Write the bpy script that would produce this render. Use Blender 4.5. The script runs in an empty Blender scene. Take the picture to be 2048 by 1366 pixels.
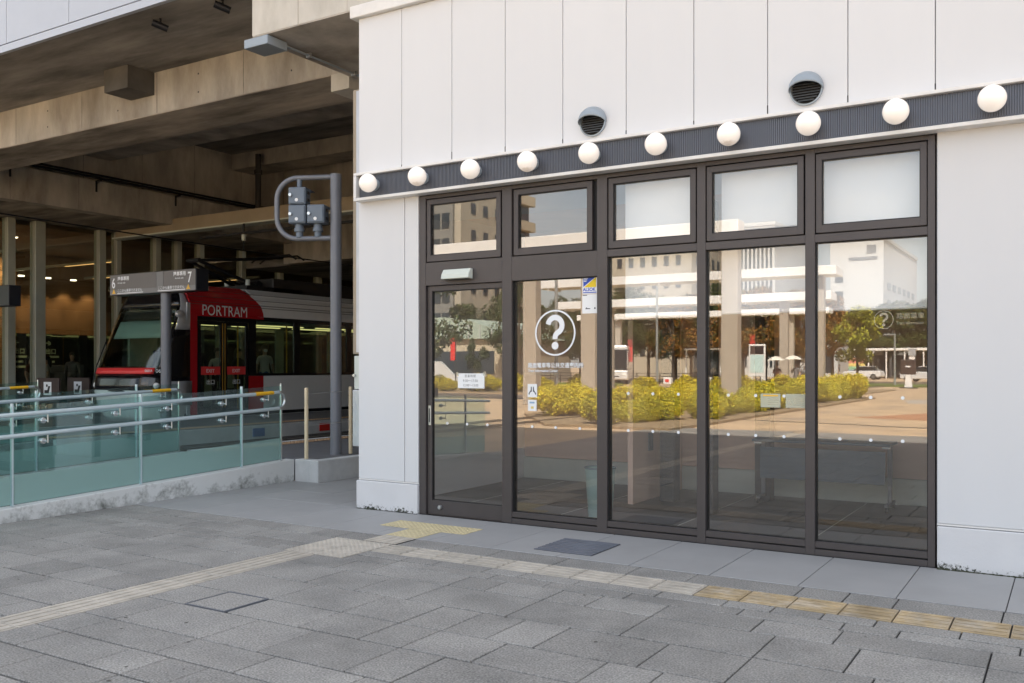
import bpy, bmesh, math, random
import numpy as np
from mathutils import Vector, Matrix
random.seed(7); rng = np.random.default_rng(11)
R = math.radians
scene = bpy.context.scene
C = scene.collection

# ---------------------------------------------------------------- camera, sky, sun, exposure
cam = bpy.data.cameras.new('camera')
cam_o = bpy.data.objects.new('camera', cam); C.objects.link(cam_o)
cam.sensor_width = 36.0
cam.lens = 36.0 * 1836 / 2048
cam.shift_y = (733 - 683) / 2048.0
cam_o.location = (0, 0, 1.5)
cam_o.rotation_euler = (R(90), 0, math.atan2(1126, 1836))
cam.clip_start = 0.05; cam.clip_end = 3000
scene.camera = cam_o

SUN = Vector((0.22, 0.62, 0.744)).normalized()
SUN_EL = math.asin(SUN.z); SUN_AZ = math.atan2(SUN.x, SUN.y)
w = bpy.data.worlds.new('World'); scene.world = w; w.use_nodes = True
nt = w.node_tree; bg = nt.nodes['Background']
sky = nt.nodes.new('ShaderNodeTexSky'); sky.sky_type = 'NISHITA'; sky.sun_disc = False
sky.sun_elevation = SUN_EL; sky.sun_rotation = SUN_AZ
sky.air_density = 1.0; sky.dust_density = 1.6; sky.ozone_density = 1.0
# thin cloud over the whole sky
tc = nt.nodes.new('ShaderNodeTexCoord'); mp = nt.nodes.new('ShaderNodeMapping'); mp.inputs['Scale'].default_value = (1, 1, 3.2)
nz = nt.nodes.new('ShaderNodeTexNoise'); nz.inputs['Scale'].default_value = 2.6; nz.inputs['Detail'].default_value = 7; nz.inputs['Roughness'].default_value = .58
cr = nt.nodes.new('ShaderNodeValToRGB'); cr.color_ramp.elements[0].position = .38; cr.color_ramp.elements[1].position = .78
cr.color_ramp.elements[0].color = (.30, .30, .30, 1); cr.color_ramp.elements[1].color = (.85, .85, .85, 1)
mxs = nt.nodes.new('ShaderNodeMix'); mxs.data_type = 'RGBA'
mxs.inputs['B'].default_value = (7.75, 7.72, 7.75, 1)
nt.links.new(tc.outputs['Generated'], mp.inputs['Vector']); nt.links.new(mp.outputs['Vector'], nz.inputs['Vector'])
nt.links.new(nz.outputs['Fac'], cr.inputs['Fac']); nt.links.new(cr.outputs['Color'], mxs.inputs['Factor'])
nt.links.new(sky.outputs['Color'], mxs.inputs['A']); nt.links.new(mxs.outputs['Result'], bg.inputs['Color'])
bg.inputs['Strength'].default_value = 0.088
sl = bpy.data.lights.new('sun', 'SUN'); sl.energy = 5.0; sl.angle = R(.53); sl.color = (1, .955, .88)
so = bpy.data.objects.new('sun', sl); C.objects.link(so); so.rotation_euler = SUN.to_track_quat('Z', 'Y').to_euler(); so.location = (0, 40, 60)
vs = scene.view_settings; vs.view_transform = 'Standard'; vs.look = 'None'; vs.exposure = 1.76; vs.gamma = 1; vs.use_curve_mapping = False
scene.cycles.use_denoising = True
scene.cycles.max_bounces = 10; scene.cycles.transparent_max_bounces = 24; scene.cycles.glossy_bounces = 5; scene.cycles.transmission_bounces = 6; scene.cycles.diffuse_bounces = 5
scene.cycles.sample_clamp_indirect = 6.0
scene.cycles.caustics_reflective = False; scene.cycles.caustics_refractive = False

# ---------------------------------------------------------------- materials
MATS = {}
def node(nt, t, **kw):
    n = nt.nodes.new(t)
    for k, v in kw.items(): setattr(n, k, v)
    return n
def pm(name, col, rough=.6, metal=0, var=.12, scale=3.0, bump=0, bscale=60, spec=.5, rnd=0, speck=0, spscale=180, coat=0, emit=0, emitcol=None, stretch=None, tint=None):
    """procedural material: base colour broken by soft noise, optional speckle, per-object change, fine bump"""
    m = bpy.data.materials.new(name); m.use_nodes = True; nt = m.node_tree
    b = nt.nodes['Principled BSDF']; L = nt.links.new
    b.inputs['Roughness'].default_value = rough; b.inputs['Metallic'].default_value = metal
    b.inputs['Specular IOR Level'].default_value = spec
    if coat: b.inputs['Coat Weight'].default_value = coat; b.inputs['Coat Roughness'].default_value = .06
    g = node(nt, 'ShaderNodeNewGeometry'); vec = g.outputs['Position']
    if stretch:
        mp = node(nt, 'ShaderNodeMapping'); mp.inputs['Scale'].default_value = stretch; L(vec, mp.inputs['Vector']); vec = mp.outputs['Vector']
    n1 = node(nt, 'ShaderNodeTexNoise'); n1.inputs['Scale'].default_value = scale; n1.inputs['Detail'].default_value = 6; n1.inputs['Roughness'].default_value = .6; L(vec, n1.inputs['Vector'])
    mr = node(nt, 'ShaderNodeMapRange'); mr.inputs['From Min'].default_value = .3; mr.inputs['From Max'].default_value = .7
    mr.inputs['To Min'].default_value = 1 - var; mr.inputs['To Max'].default_value = 1 + var; L(n1.outputs['Fac'], mr.inputs['Value'])
    val = mr.outputs['Result']
    if speck:
        n2 = node(nt, 'ShaderNodeTexNoise'); n2.inputs['Scale'].default_value = spscale; n2.inputs['Detail'].default_value = 2; L(g.outputs['Position'], n2.inputs['Vector'])
        m2 = node(nt, 'ShaderNodeMapRange'); m2.inputs['From Min'].default_value = .32; m2.inputs['From Max'].default_value = .68
        m2.inputs['To Min'].default_value = 1 - speck; m2.inputs['To Max'].default_value = 1 + speck; L(n2.outputs['Fac'], m2.inputs['Value'])
        mu = node(nt, 'ShaderNodeMath', operation='MULTIPLY'); L(val, mu.inputs[0]); L(m2.outputs['Result'], mu.inputs[1]); val = mu.outputs[0]
    if rnd:
        oi = node(nt, 'ShaderNodeObjectInfo'); m3 = node(nt, 'ShaderNodeMapRange'); m3.inputs['To Min'].default_value = 1 - rnd; m3.inputs['To Max'].default_value = 1 + rnd
        L(oi.outputs['Random'], m3.inputs['Value']); mu = node(nt, 'ShaderNodeMath', operation='MULTIPLY'); L(val, mu.inputs[0]); L(m3.outputs['Result'], mu.inputs[1]); val = mu.outputs[0]
    vm = node(nt, 'ShaderNodeVectorMath', operation='SCALE'); L(val, vm.inputs['Scale'])
    if tint:
        mx = node(nt, 'ShaderNodeMix', data_type='RGBA'); mx.inputs['A'].default_value = (*col, 1); mx.inputs['B'].default_value = (*tint, 1)
        n4 = node(nt, 'ShaderNodeTexNoise'); n4.inputs['Scale'].default_value = scale * .6; n4.inputs['Detail'].default_value = 8; n4.inputs['Roughness'].default_value = .7; L(vec, n4.inputs['Vector'])
        m4 = node(nt, 'ShaderNodeMapRange'); m4.inputs['From Min'].default_value = .45; m4.inputs['From Max'].default_value = .72; L(n4.outputs['Fac'], m4.inputs['Value'])
        L(m4.outputs['Result'], mx.inputs['Factor']); L(mx.outputs['Result'], vm.inputs[0])
    else: vm.inputs[0].default_value = col
    L(vm.outputs['Vector'], b.inputs['Base Color'])
    if bump:
        n3 = node(nt, 'ShaderNodeTexNoise'); n3.inputs['Scale'].default_value = bscale; n3.inputs['Detail'].default_value = 4; L(vec, n3.inputs['Vector'])
        bp = node(nt, 'ShaderNodeBump'); bp.inputs['Strength'].default_value = bump; bp.inputs['Distance'].default_value = .01; L(n3.outputs['Fac'], bp.inputs['Height']); L(bp.outputs['Normal'], b.inputs['Normal'])
    if emit:
        b.inputs['Emission Color'].default_value = (*(emitcol or col), 1); b.inputs['Emission Strength'].default_value = emit
    MATS[name] = m; return m
def glass(name, tint=(.8, .85, .83), refl=.2, rtint=(1, 1, 1), rough=0.0, wob=0):
    """thin pane: clear transmission plus a mirror share that grows with angle"""
    m = bpy.data.materials.new(name); m.use_nodes = True; nt = m.node_tree; nt.nodes.clear(); L = nt.links.new
    o = node(nt, 'ShaderNodeOutputMaterial'); mx = node(nt, 'ShaderNodeMixShader'); t = node(nt, 'ShaderNodeBsdfTransparent'); g = node(nt, 'ShaderNodeBsdfGlossy')
    t.inputs['Color'].default_value = (*tint, 1); g.inputs['Color'].default_value = (*rtint, 1); g.inputs['Roughness'].default_value = rough
    ge = node(nt, 'ShaderNodeNewGeometry'); dt = node(nt, 'ShaderNodeVectorMath', operation='DOT_PRODUCT'); L(ge.outputs['Normal'], dt.inputs[0]); L(ge.outputs['Incoming'], dt.inputs[1])
    ab = node(nt, 'ShaderNodeMath', operation='ABSOLUTE'); L(dt.outputs['Value'], ab.inputs[0])
    su = node(nt, 'ShaderNodeMath', operation='SUBTRACT', use_clamp=True); su.inputs[0].default_value = 1; L(ab.outputs[0], su.inputs[1])
    pw = node(nt, 'ShaderNodeMath', operation='POWER'); L(su.outputs[0], pw.inputs[0]); pw.inputs[1].default_value = 5
    a = node(nt, 'ShaderNodeMath', operation='MULTIPLY_ADD', use_clamp=True); L(pw.outputs[0], a.inputs[0]); a.inputs[1].default_value = .9; a.inputs[2].default_value = refl + .04
    if wob:
        gm = node(nt, 'ShaderNodeNewGeometry'); n = node(nt, 'ShaderNodeTexNoise'); n.inputs['Scale'].default_value = 1.3; n.inputs['Detail'].default_value = 1; L(gm.outputs['Position'], n.inputs['Vector'])
        bp = node(nt, 'ShaderNodeBump'); bp.inputs['Strength'].default_value = wob; bp.inputs['Distance'].default_value = .01; L(n.outputs['Fac'], bp.inputs['Height']); L(bp.outputs['Normal'], g.inputs['Normal'])
    L(a.outputs[0], mx.inputs[0]); L(t.outputs[0], mx.inputs[1]); L(g.outputs[0], mx.inputs[2]); L(mx.outputs[0], o.inputs['Surface'])
    MATS[name] = m; return m
def film(name, col, alpha):
    m = bpy.data.materials.new(name); m.use_nodes = True; b = m.node_tree.nodes['Principled BSDF']
    b.inputs['Base Color'].default_value = (*col, 1); b.inputs['Alpha'].default_value = alpha; b.inputs['Roughness'].default_value = .45
    MATS[name] = m; return m
def leafmat(name, col, rnd=.35, trans=.25):
    m = bpy.data.materials.new(name); m.use_nodes = True; nt = m.node_tree; L = nt.links.new
    b = nt.nodes['Principled BSDF']; b.inputs['Roughness'].default_value = .55; b.inputs['Specular IOR Level'].default_value = .3
    g = node(nt, 'ShaderNodeNewGeometry'); n = node(nt, 'ShaderNodeTexWhiteNoise', noise_dimensions='3D')
    n2 = node(nt, 'ShaderNodeTexNoise'); n2.inputs['Scale'].default_value = 1.6; n2.inputs['Detail'].default_value = 3; L(g.outputs['Position'], n2.inputs['Vector'])
    mr = node(nt, 'ShaderNodeMapRange'); mr.inputs['From Min'].default_value = .25; mr.inputs['From Max'].default_value = .75; mr.inputs['To Min'].default_value = 1 - rnd; mr.inputs['To Max'].default_value = 1 + rnd
    rp = node(nt, 'ShaderNodeMapRange'); rp.inputs['To Min'].default_value = .8; rp.inputs['To Max'].default_value = 1.2; L(g.outputs['Random Per Island'], rp.inputs['Value'])
    L(n2.outputs['Fac'], mr.inputs['Value']); mu = node(nt, 'ShaderNodeMath', operation='MULTIPLY'); L(mr.outputs['Result'], mu.inputs[0]); L(rp.outputs['Result'], mu.inputs[1])
    vm = node(nt, 'ShaderNodeVectorMath', operation='SCALE'); vm.inputs[0].default_value = col; L(mu.outputs[0], vm.inputs['Scale']); L(vm.outputs['Vector'], b.inputs['Base Color'])
    tr = node(nt, 'ShaderNodeBsdfTranslucent'); L(vm.outputs['Vector'], tr.inputs['Color']); mx = node(nt, 'ShaderNodeMixShader'); mx.inputs[0].default_value = trans
    o = nt.nodes['Material Output']; L(b.outputs[0], mx.inputs[1]); L(tr.outputs[0], mx.inputs[2]); L(mx.outputs[0], o.inputs['Surface'])
    MATS[name] = m; return m

# ---------------------------------------------------------------- mesh builder
class MB:
    def __init__(s): s.v = []; s.f = []; s.mi = []; s.cur = 0
    def add(s, vs, fs):
        o = len(s.v); s.v += [tuple(p) for p in vs]; s.f += [tuple(i + o for i in f) for f in fs]; s.mi += [s.cur] * len(fs); return s
    def box(s, x0, x1, y0, y1, z0, z1):
        if x0 > x1: x0, x1 = x1, x0
        if y0 > y1: y0, y1 = y1, y0
        if z0 > z1: z0, z1 = z1, z0
        v = [(x0,y0,z0),(x1,y0,z0),(x1,y1,z0),(x0,y1,z0),(x0,y0,z1),(x1,y0,z1),(x1,y1,z1),(x0,y1,z1)]
        return s.add(v, [(0,3,2,1),(4,5,6,7),(0,1,5,4),(1,2,6,5),(2,3,7,6),(3,0,4,7)])
    def prism(s, poly, axis, a0, a1):
        """poly in the two other axes (order x,y,z without axis), extruded from a0 to a1"""
        n = len(poly); vs = []
        for a in (a0, a1):
            for p, q in poly:
                vs.append({'x': (a, p, q), 'y': (p, a, q), 'z': (p, q, a)}[axis])
        fs = [tuple(range(n - 1, -1, -1)), tuple(range(n, 2 * n))] + [(i, (i + 1) % n, n + (i + 1) % n, n + i) for i in range(n)]
        return s.add(vs, fs)
    def tube(s, path, r, n=10, r2=None, closed=False, caps=True):
        P = [Vector(p) for p in path]; m = len(P); vs = []; fs = []
        up = None
        for i, p in enumerate(P):
            if closed: t = P[(i + 1) % m] - P[i - 1]
            else: t = P[min(i + 1, m - 1)] - P[max(i - 1, 0)]
            t.normalize()
            if up is None:
                a = Vector((0, 0, 1)) if abs(t.z) < .9 else Vector((1, 0, 0)); up = (a - t * a.dot(t)).normalized()
            else: up = (up - t * up.dot(t)).normalized()
            b = t.cross(up); rr = r if r2 is None else r + (r2 - r) * i / (m - 1)
            for k in range(n):
                a = 2 * math.pi * k / n; vs.append(p + (up * math.cos(a) + b * math.sin(a)) * rr)
        rng_ = m if closed else m - 1
        for i in range(rng_):
            j = (i + 1) % m
            for k in range(n): fs.append((i*n+k, i*n+(k+1)%n, j*n+(k+1)%n, j*n+k))
        if caps and not closed:
            fs.append(tuple(range(n - 1, -1, -1))); fs.append(tuple((m - 1) * n + k for k in range(n)))
        return s.add(vs, fs)
    def cyl(s, p0, p1, r, n=14, r2=None): return s.tube([p0, p1], r, n, r2)
    def lathe(s, c, prof, n=20, axis='z'):
        """prof = [(radius, height)] round an axis through c"""
        vs = []; fs = []
        for r, h in prof:
            for k in range(n):
                a = 2 * math.pi * k / n; x, y = r * math.cos(a), r * math.sin(a)
                q = {'z': (x, y, h), 'y': (x, h, y), 'x': (h, x, y)}[axis]
                vs.append((c[0] + q[0], c[1] + q[1], c[2] + q[2]))
        for i in range(len(prof) - 1):
            for k in range(n): fs.append((i*n+k, i*n+(k+1)%n, (i+1)*n+(k+1)%n, (i+1)*n+k))
        fs.append(tuple(range(n - 1, -1, -1))); fs.append(tuple((len(prof) - 1) * n + k for k in range(n)))
        return s.add(vs, fs)
    def sphere(s, c, r, nu=20, nv=12, sc=(1, 1, 1), v0=0.0, v1=1.0):
        prof = []
        vs = []; fs = []
        for i in range(nv + 1):
            a = math.pi * (v0 + (v1 - v0) * i / nv)
            for k in range(nu):
                b = 2 * math.pi * k / nu
                vs.append((c[0] + r*sc[0]*math.sin(a)*math.cos(b), c[1] + r*sc[1]*math.sin(a)*math.sin(b), c[2] + r*sc[2]*math.cos(a)))
        for i in range(nv):
            for k in range(nu): fs.append((i*nu+k, (i+1)*nu+k, (i+1)*nu+(k+1)%nu, i*nu+(k+1)%nu))
        return s.add(vs, fs)
    def quad(s, a, b, c, d): return s.add([a, b, c, d], [(0, 1, 2, 3)])
    def build(s, name, mat, parent=None, smooth=False, bevel=0, world=True, seg=1):
        me = bpy.data.meshes.new(name)
        off = org(parent) if (parent is not None and world) else Vector((0, 0, 0))
        me.from_pydata([(p[0] - off.x, p[1] - off.y, p[2] - off.z) for p in s.v], [], s.f)
        mats = mat if isinstance(mat, (list, tuple)) else [mat]
        for mm in mats: me.materials.append(MATS[mm] if isinstance(mm, str) else mm)
        if len(mats) > 1: me.polygons.foreach_set('material_index', s.mi)
        bm = bmesh.new(); bm.from_mesh(me)
        if smooth or bevel: bmesh.ops.remove_doubles(bm, verts=bm.verts, dist=1e-5)
        bmesh.ops.recalc_face_normals(bm, faces=bm.faces)
        if bevel:
            ed = [e for e in bm.edges if len(e.link_faces) == 2 and e.calc_face_angle(0) > .6]
            bmesh.ops.bevel(bm, geom=ed, offset=bevel, segments=seg, affect='EDGES', profile=.5, clamp_overlap=True)
        bm.to_mesh(me); bm.free()
        if smooth:
            me.polygons.foreach_set('use_smooth', [True] * len(me.polygons))
            me.set_sharp_from_angle(angle=R(38))
        o = bpy.data.objects.new(name, me); C.objects.link(o)
        if parent is not None: o.parent = parent
        return o
ORG = {}
def org(o):
    while o is not None:
        if o.name in ORG: return ORG[o.name]
        o = o.parent
    return Vector((0, 0, 0))
def tag(o, label=None, cat=None, group=None, kind=None):
    if label: o['label'] = label
    if cat: o['category'] = cat
    if group: o['group'] = group
    if kind: o['kind'] = kind
    return o
def thing(name, label, cat, loc=(0, 0, 0), rz=0, group=None):
    o = bpy.data.objects.new(name, None); C.objects.link(o); o.location = loc; o.rotation_euler = (0, 0, rz); o.empty_display_size = .2
    ORG[o.name] = Vector(loc) if rz == 0 else Vector((0, 0, 0))
    return tag(o, label, cat, group)
def local_thing(name, label, cat, loc, rz=0, group=None):
    o = thing(name, label, cat, loc, rz, group); ORG[o.name] = Vector((0, 0, 0)); return o
def copy_tree(o, parent=None, loc=None, rz=None):
    c = o.copy(); C.objects.link(c); c.parent = parent
    if o.name in ORG: ORG[c.name] = ORG[o.name]
    if loc is not None: c.location = loc
    if rz is not None: c.rotation_euler = (0, 0, rz)
    for ch in list(o.children): copy_tree(ch, c)
    return c
def bx(name, mat, parent, *b, bevel=0, **kw): return MB().box(*b).build(name, mat, parent, bevel=bevel, **kw)
def text(name, s, size, mat, parent, loc, rot=(R(90), 0, 0), align='LEFT', depth=.001, sx=1.0, bold=0, spacing=1.0):
    cu = bpy.data.curves.new(name, 'FONT'); cu.body = s; cu.size = size; cu.extrude = depth; cu.align_x = align; cu.offset = bold; cu.resolution_u = 3; cu.space_character = spacing
    t = bpy.data.objects.new(name, cu); C.objects.link(t)
    dg = bpy.context.evaluated_depsgraph_get(); me = bpy.data.meshes.new_from_object(t.evaluated_get(dg)); bpy.data.objects.remove(t)
    me.materials.clear(); me.materials.append(MATS[mat])
    M = Matrix.Translation(Vector(loc) - org(parent)) @ (Matrix.Rotation(rot[2], 4, 'Z') @ Matrix.Rotation(rot[0], 4, 'X')) @ Matrix.Diagonal((sx, 1, 1, 1))
    me.transform(M); me.name = name
    o = bpy.data.objects.new(name, me); C.objects.link(o); o.parent = parent; return o

# ---------------------------------------------------------------- material library
pm('panel', (.672, .68, .692), .42, var=.013, scale=1.6, spec=.4, rnd=.012, stretch=(1.6, 1, .3))
pm('panel_joint', (.17, .17, .18), .8)
pm('white_trim', (.74, .73, .71), .38, var=.06, scale=6)
pm('alu_trim', (.55, .53, .50), .35, metal=.6, var=.1, scale=9)
pm('plinth', (.66, .66, .68), .8, var=.07, scale=4, bump=.25, bscale=120, tint=(.60, .60, .60))
pm('rib_metal', (.115, .125, .15), .42, metal=.3, var=.06)
pm('bronze', (.078, .068, .067), .42, metal=.25, var=.06, scale=4)
pm('gasket', (.006, .006, .007), .6, var=0)
pm('opal', (.86, .80, .74), .25, var=.02, emit=.10, emitcol=(1, .9, .8))
_o = pm('opal_dirty', (.86, .80, .74), .25, var=.02, emit=.10, emitcol=(1, .9, .8))
_n = _o.node_tree; _b = _n.nodes['Principled BSDF']; _t = node(_n, 'ShaderNodeTexCoord'); _s = node(_n, 'ShaderNodeSeparateXYZ'); _n.links.new(_t.outputs['Object'], _s.inputs[0])
_z = node(_n, 'ShaderNodeTexNoise'); _z.inputs['Scale'].default_value = 30; _n.links.new(_t.outputs['Object'], _z.inputs['Vector'])
_a = node(_n, 'ShaderNodeMath', operation='MULTIPLY_ADD'); _n.links.new(_z.outputs['Fac'], _a.inputs[0]); _a.inputs[1].default_value = .03; _n.links.new(_s.outputs['Z'], _a.inputs[2])
_r = node(_n, 'ShaderNodeMapRange'); _r.inputs['From Min'].default_value = -.045; _r.inputs['From Max'].default_value = -.075; _n.links.new(_a.outputs[0], _r.inputs['Value'])
_m = node(_n, 'ShaderNodeMix', data_type='RGBA'); _m.inputs['A'].default_value = (.86, .80, .74, 1); _m.inputs['B'].default_value = (.42, .30, .20, 1); _n.links.new(_r.outputs[0], _m.inputs['Factor']); _n.links.new(_m.outputs['Result'], _b.inputs['Base Color'])
pm('vent_grey', (.30, .345, .385), .4, metal=.25, var=.05)
pm('dark_grille', (.05, .05, .052), .5, var=.1)
pm('grille_slat', (.22, .23, .24), .45, metal=.4)
pm('steel', (.60, .62, .63), .28, metal=.9, var=.06)
pm('white_paint', (.8, .8, .8), .5, var=.03)
pm('white_print', (.84, .86, .88), .6, var=0)
pm('paper', (.85, .86, .86), .7, var=.02)
pm('ink', (.10, .10, .11), .8, var=0)
pm('blue_print', (.03, .09, .50), .5, var=0)
pm('yellow_print', (.85, .62, .02), .5, var=0)
pm('granite', (.288, .278, .26), .78, var=.12, scale=2.2, bump=.4, bscale=150, rnd=.11, speck=.36, spscale=90, spec=.3, tint=(.20, .196, .186))
pm('granite_joint', (.014, .014, .014), .9, var=.2)
pm('slab', (.33, .328, .325), .6, var=.05, scale=2.5, bump=.08, bscale=250, rnd=.03, spec=.35)
pm('tact_pale', (.46, .42, .36), .75, var=.16, scale=7, rnd=.08, bump=.2, bscale=150)
pm('tact_tan', (.38, .29, .17), .75, var=.28, scale=6, rnd=.12, bump=.2, bscale=150, tint=(.45, .40, .33))
pm('tact_yellow', (.56, .48, .29), .7, var=.1, scale=8)
pm('grate_steel', (.15, .165, .20), .5, metal=.3, var=.15)
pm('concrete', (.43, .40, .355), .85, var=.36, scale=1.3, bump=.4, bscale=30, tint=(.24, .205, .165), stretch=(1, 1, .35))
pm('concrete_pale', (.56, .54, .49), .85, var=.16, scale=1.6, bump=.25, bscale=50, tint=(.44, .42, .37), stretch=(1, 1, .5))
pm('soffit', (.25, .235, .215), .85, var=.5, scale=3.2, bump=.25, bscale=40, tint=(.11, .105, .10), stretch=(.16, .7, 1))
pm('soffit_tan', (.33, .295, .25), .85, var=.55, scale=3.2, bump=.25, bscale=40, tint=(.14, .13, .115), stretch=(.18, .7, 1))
pm('stub_concrete', (.095, .088, .078), .85, var=.3, scale=2)  # concrete darkened so the stub looks shadowed; gum specks share it
pm('kerb', (.42, .43, .43), .85, var=.2, scale=5, bump=.4, bscale=70, tint=(.17, .175, .15))
pm('kerb_clean', (.55, .56, .56), .8, var=.1, scale=5, bump=.3, bscale=70)
pm('platform_floor', (.13, .132, .14), .7, var=.1, scale=3, bump=.15, bscale=120)
pm('track_bed', (.06, .056, .052), .9, var=.3, scale=8, bump=.6, bscale=60)
pm('rail', (.30, .27, .25), .35, metal=.8)
pm('tact_brown', (.40, .26, .15), .8, var=.2, scale=9)
pm('handrail', (.56, .66, .70), .3, metal=.35, var=.04)
pm('rail_yellow', (.78, .43, .02), .45, var=.08)
pm('signal_grey', (.17, .18, .205), .45, metal=.2, var=.05)
pm('signal_box', (.145, .18, .225), .5, metal=.15, var=.06)
pm('beige_post', (.74, .62, .42), .45, var=.08)
pm('tram_white', (.78, .78, .77), .25, var=.02, coat=.4)
pm('tram_silver', (.55, .57, .60), .3, metal=.35, coat=.3)
pm('tram_red', (.42, .008, .014), .25, var=.03, coat=.5)
pm('tram_strip', (.78, .05, .05), .35, var=.02)
pm('tram_black', (.006, .006, .008), .18, var=.1, coat=.5)
pm('tram_under', (.03, .03, .032), .7)
pm('tram_in', (.35, .42, .38), .6, var=.1)
pm('tram_seat', (.03, .06, .10), .8)
pm('shade_teal', (.55, .72, .72), .6, var=.03)
pm('groove', (.03, .03, .03), .6)
pm('amber_edge', (.40, .21, .02), .5)
pm('tube_light', (1, .85, .3), .5, var=0, emit=.35, emitcol=(1, .85, .35))
pm('strip_warm', (1, .6, .25), .5, var=0, emit=.55, emitcol=(1, .55, .2))
pm('down_light', (1, .85, .6), .5, var=0, emit=2.2, emitcol=(1, .83, .6))
pm('wood', (.33, .19, .085), .5, var=.4, scale=2.0, stretch=(.2, .2, 9), tint=(.22, .115, .05))
pm('wood_dark', (.22, .125, .06), .55, var=.2, scale=1.2)
pm('inner_wall', (.74, .54, .44), .7, var=.05)
pm('inner_base', (.62, .66, .60), .6, var=.05)
pm('inner_floor', (.07, .07, .075), .45, var=.12, scale=2)
pm('inner_white', (.68, .66, .62), .7, var=.03)
pm('inner_dark', (.045, .045, .05), .5)
pm('fascia_sky_tint', (.42, .46, .53), .35, var=.02)  # white panels; blue sky reflection put into the base colour
pm('cloth_beige', (.55, .48, .38), .85)
pm('blind', (.88, .90, .92), .8, var=.02)
pm('table_blue', (.09, .13, .17), .5)
pm('mullion', (.42, .43, .36), .45, metal=.15, var=.06)
pm('sign_grey', (.15, .14, .135), .5, var=.03)
pm('sign_light', (.20, .20, .20), .5, var=.03)
pm('sign_black', (.012, .014, .02), .4)
pm('amber_tri', (.85, .50, .06), .5)
pm('green_print', (.55, .72, .52), .6, var=0)
pm('black_metal', (.012, .012, .014), .45, metal=.3)
pm('brown_metal', (.035, .03, .027), .5, metal=.2)
pm('gutter_tan', (.34, .28, .20), .5, var=.08, scale=2)
pm('plaza', (.58, .42, .26), .8, var=.14, scale=.8, speck=.12, spscale=60, tint=(.32, .26, .20))
pm('plaza_orange', (.46, .23, .12), .8, var=.1)
pm('asphalt', (.16, .12, .09), .85, var=.15, scale=.4)
pm('turf', (.12, .16, .035), .9, var=.3, scale=3)
pm('mulch', (.30, .22, .13), .95, var=.4, scale=9, bump=.8, bscale=20)
pm('canopy_white', (.82, .81, .80), .4, var=.03)
pm('column_tan', (.44, .39, .33), .45, var=.05)
pm('bark', (.10, .07, .045), .9, var=.3, scale=8)
pm('bld_beige', (.50, .43, .32), .8, var=.06, scale=.3)
pm('bld_grey', (.20, .20, .19), .7, var=.06, scale=.2)
pm('bld_white', (.54, .55, .56), .7, var=.04, scale=.2)
pm('bld_cream', (.42, .38, .31), .8, var=.05, scale=.2)
pm('bld_window', (.03, .04, .05), .12, var=.1, spec=.6)
pm('bld_blue', (.05, .10, .19), .12, var=.1, spec=.8)
pm('roof_green', (.36, .44, .38), .5, var=.1)
pm('car_white', (.75, .76, .78), .3, coat=.5, var=.01)
pm('car_glass', (.02, .025, .03), .1, var=0, spec=.7)
pm('tyre', (.015, .015, .015), .8)
pm('bus_silver', (.62, .62, .62), .3, coat=.4, var=.02)
pm('banner_red', (.65, .03, .02), .6)
pm('pole_grey', (.32, .34, .34), .45, metal=.3)
pm('skin', (.50, .33, .24), .6, var=.05)
pm('hair', (.012, .010, .009), .5)
pm('cloth_dark', (.03, .03, .038), .85)
pm('cloth_white', (.62, .60, .56), .85)
pm('cloth_tan', (.42, .28, .16), .85)
pm('cloth_brown', (.13, .05, .025), .85)
pm('cloth_grey', (.20, .19, .19), .85)
pm('cloth_blue', (.04, .12, .32), .85)
pm('parasol', (.78, .74, .66), .7)
pm('machine_dark', (.05, .03, .028), .5)
pm('ticket_grey', (.10, .115, .13), .5)
pm('rain_r', (.75, .25, .2), .6); pm('rain_y', (.75, .6, .2), .6); pm('rain_g', (.3, .55, .35), .6); pm('rain_b', (.3, .45, .6), .6)
pm('moss', (.035, .04, .018), .95, var=.4, scale=30)
glass('shop_glass', (.985, .985, .98), .072, (1, .95, .88), wob=.02)
glass('clear_glass', (.80, .915, .905), .05, (.9, 1, 1))
glass('tram_glass', (.72, .79, .75), .03)
glass('hall_glass', (.75, .78, .72), .06)
glass('bus_glass', (.2, .25, .28), .15)
film('frost', (.36, .56, .52), .40)
film('faint_print', (.80, .74, .55), .26)
film('notice', (.75, .76, .60), .45)
film('teal_plastic', (.35, .52, .50), .55)
leafmat('leaf_yellow', (.76, .62, .04), .3, .2)
leafmat('leaf_lime', (.46, .45, .05), .3, .2)
leafmat('leaf_green', (.055, .085, .02), .4, .2)
leafmat('leaf_olive', (.085, .095, .025), .4, .2)
leafmat('leaf_rust', (.34, .16, .03), .4, .2)

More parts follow.
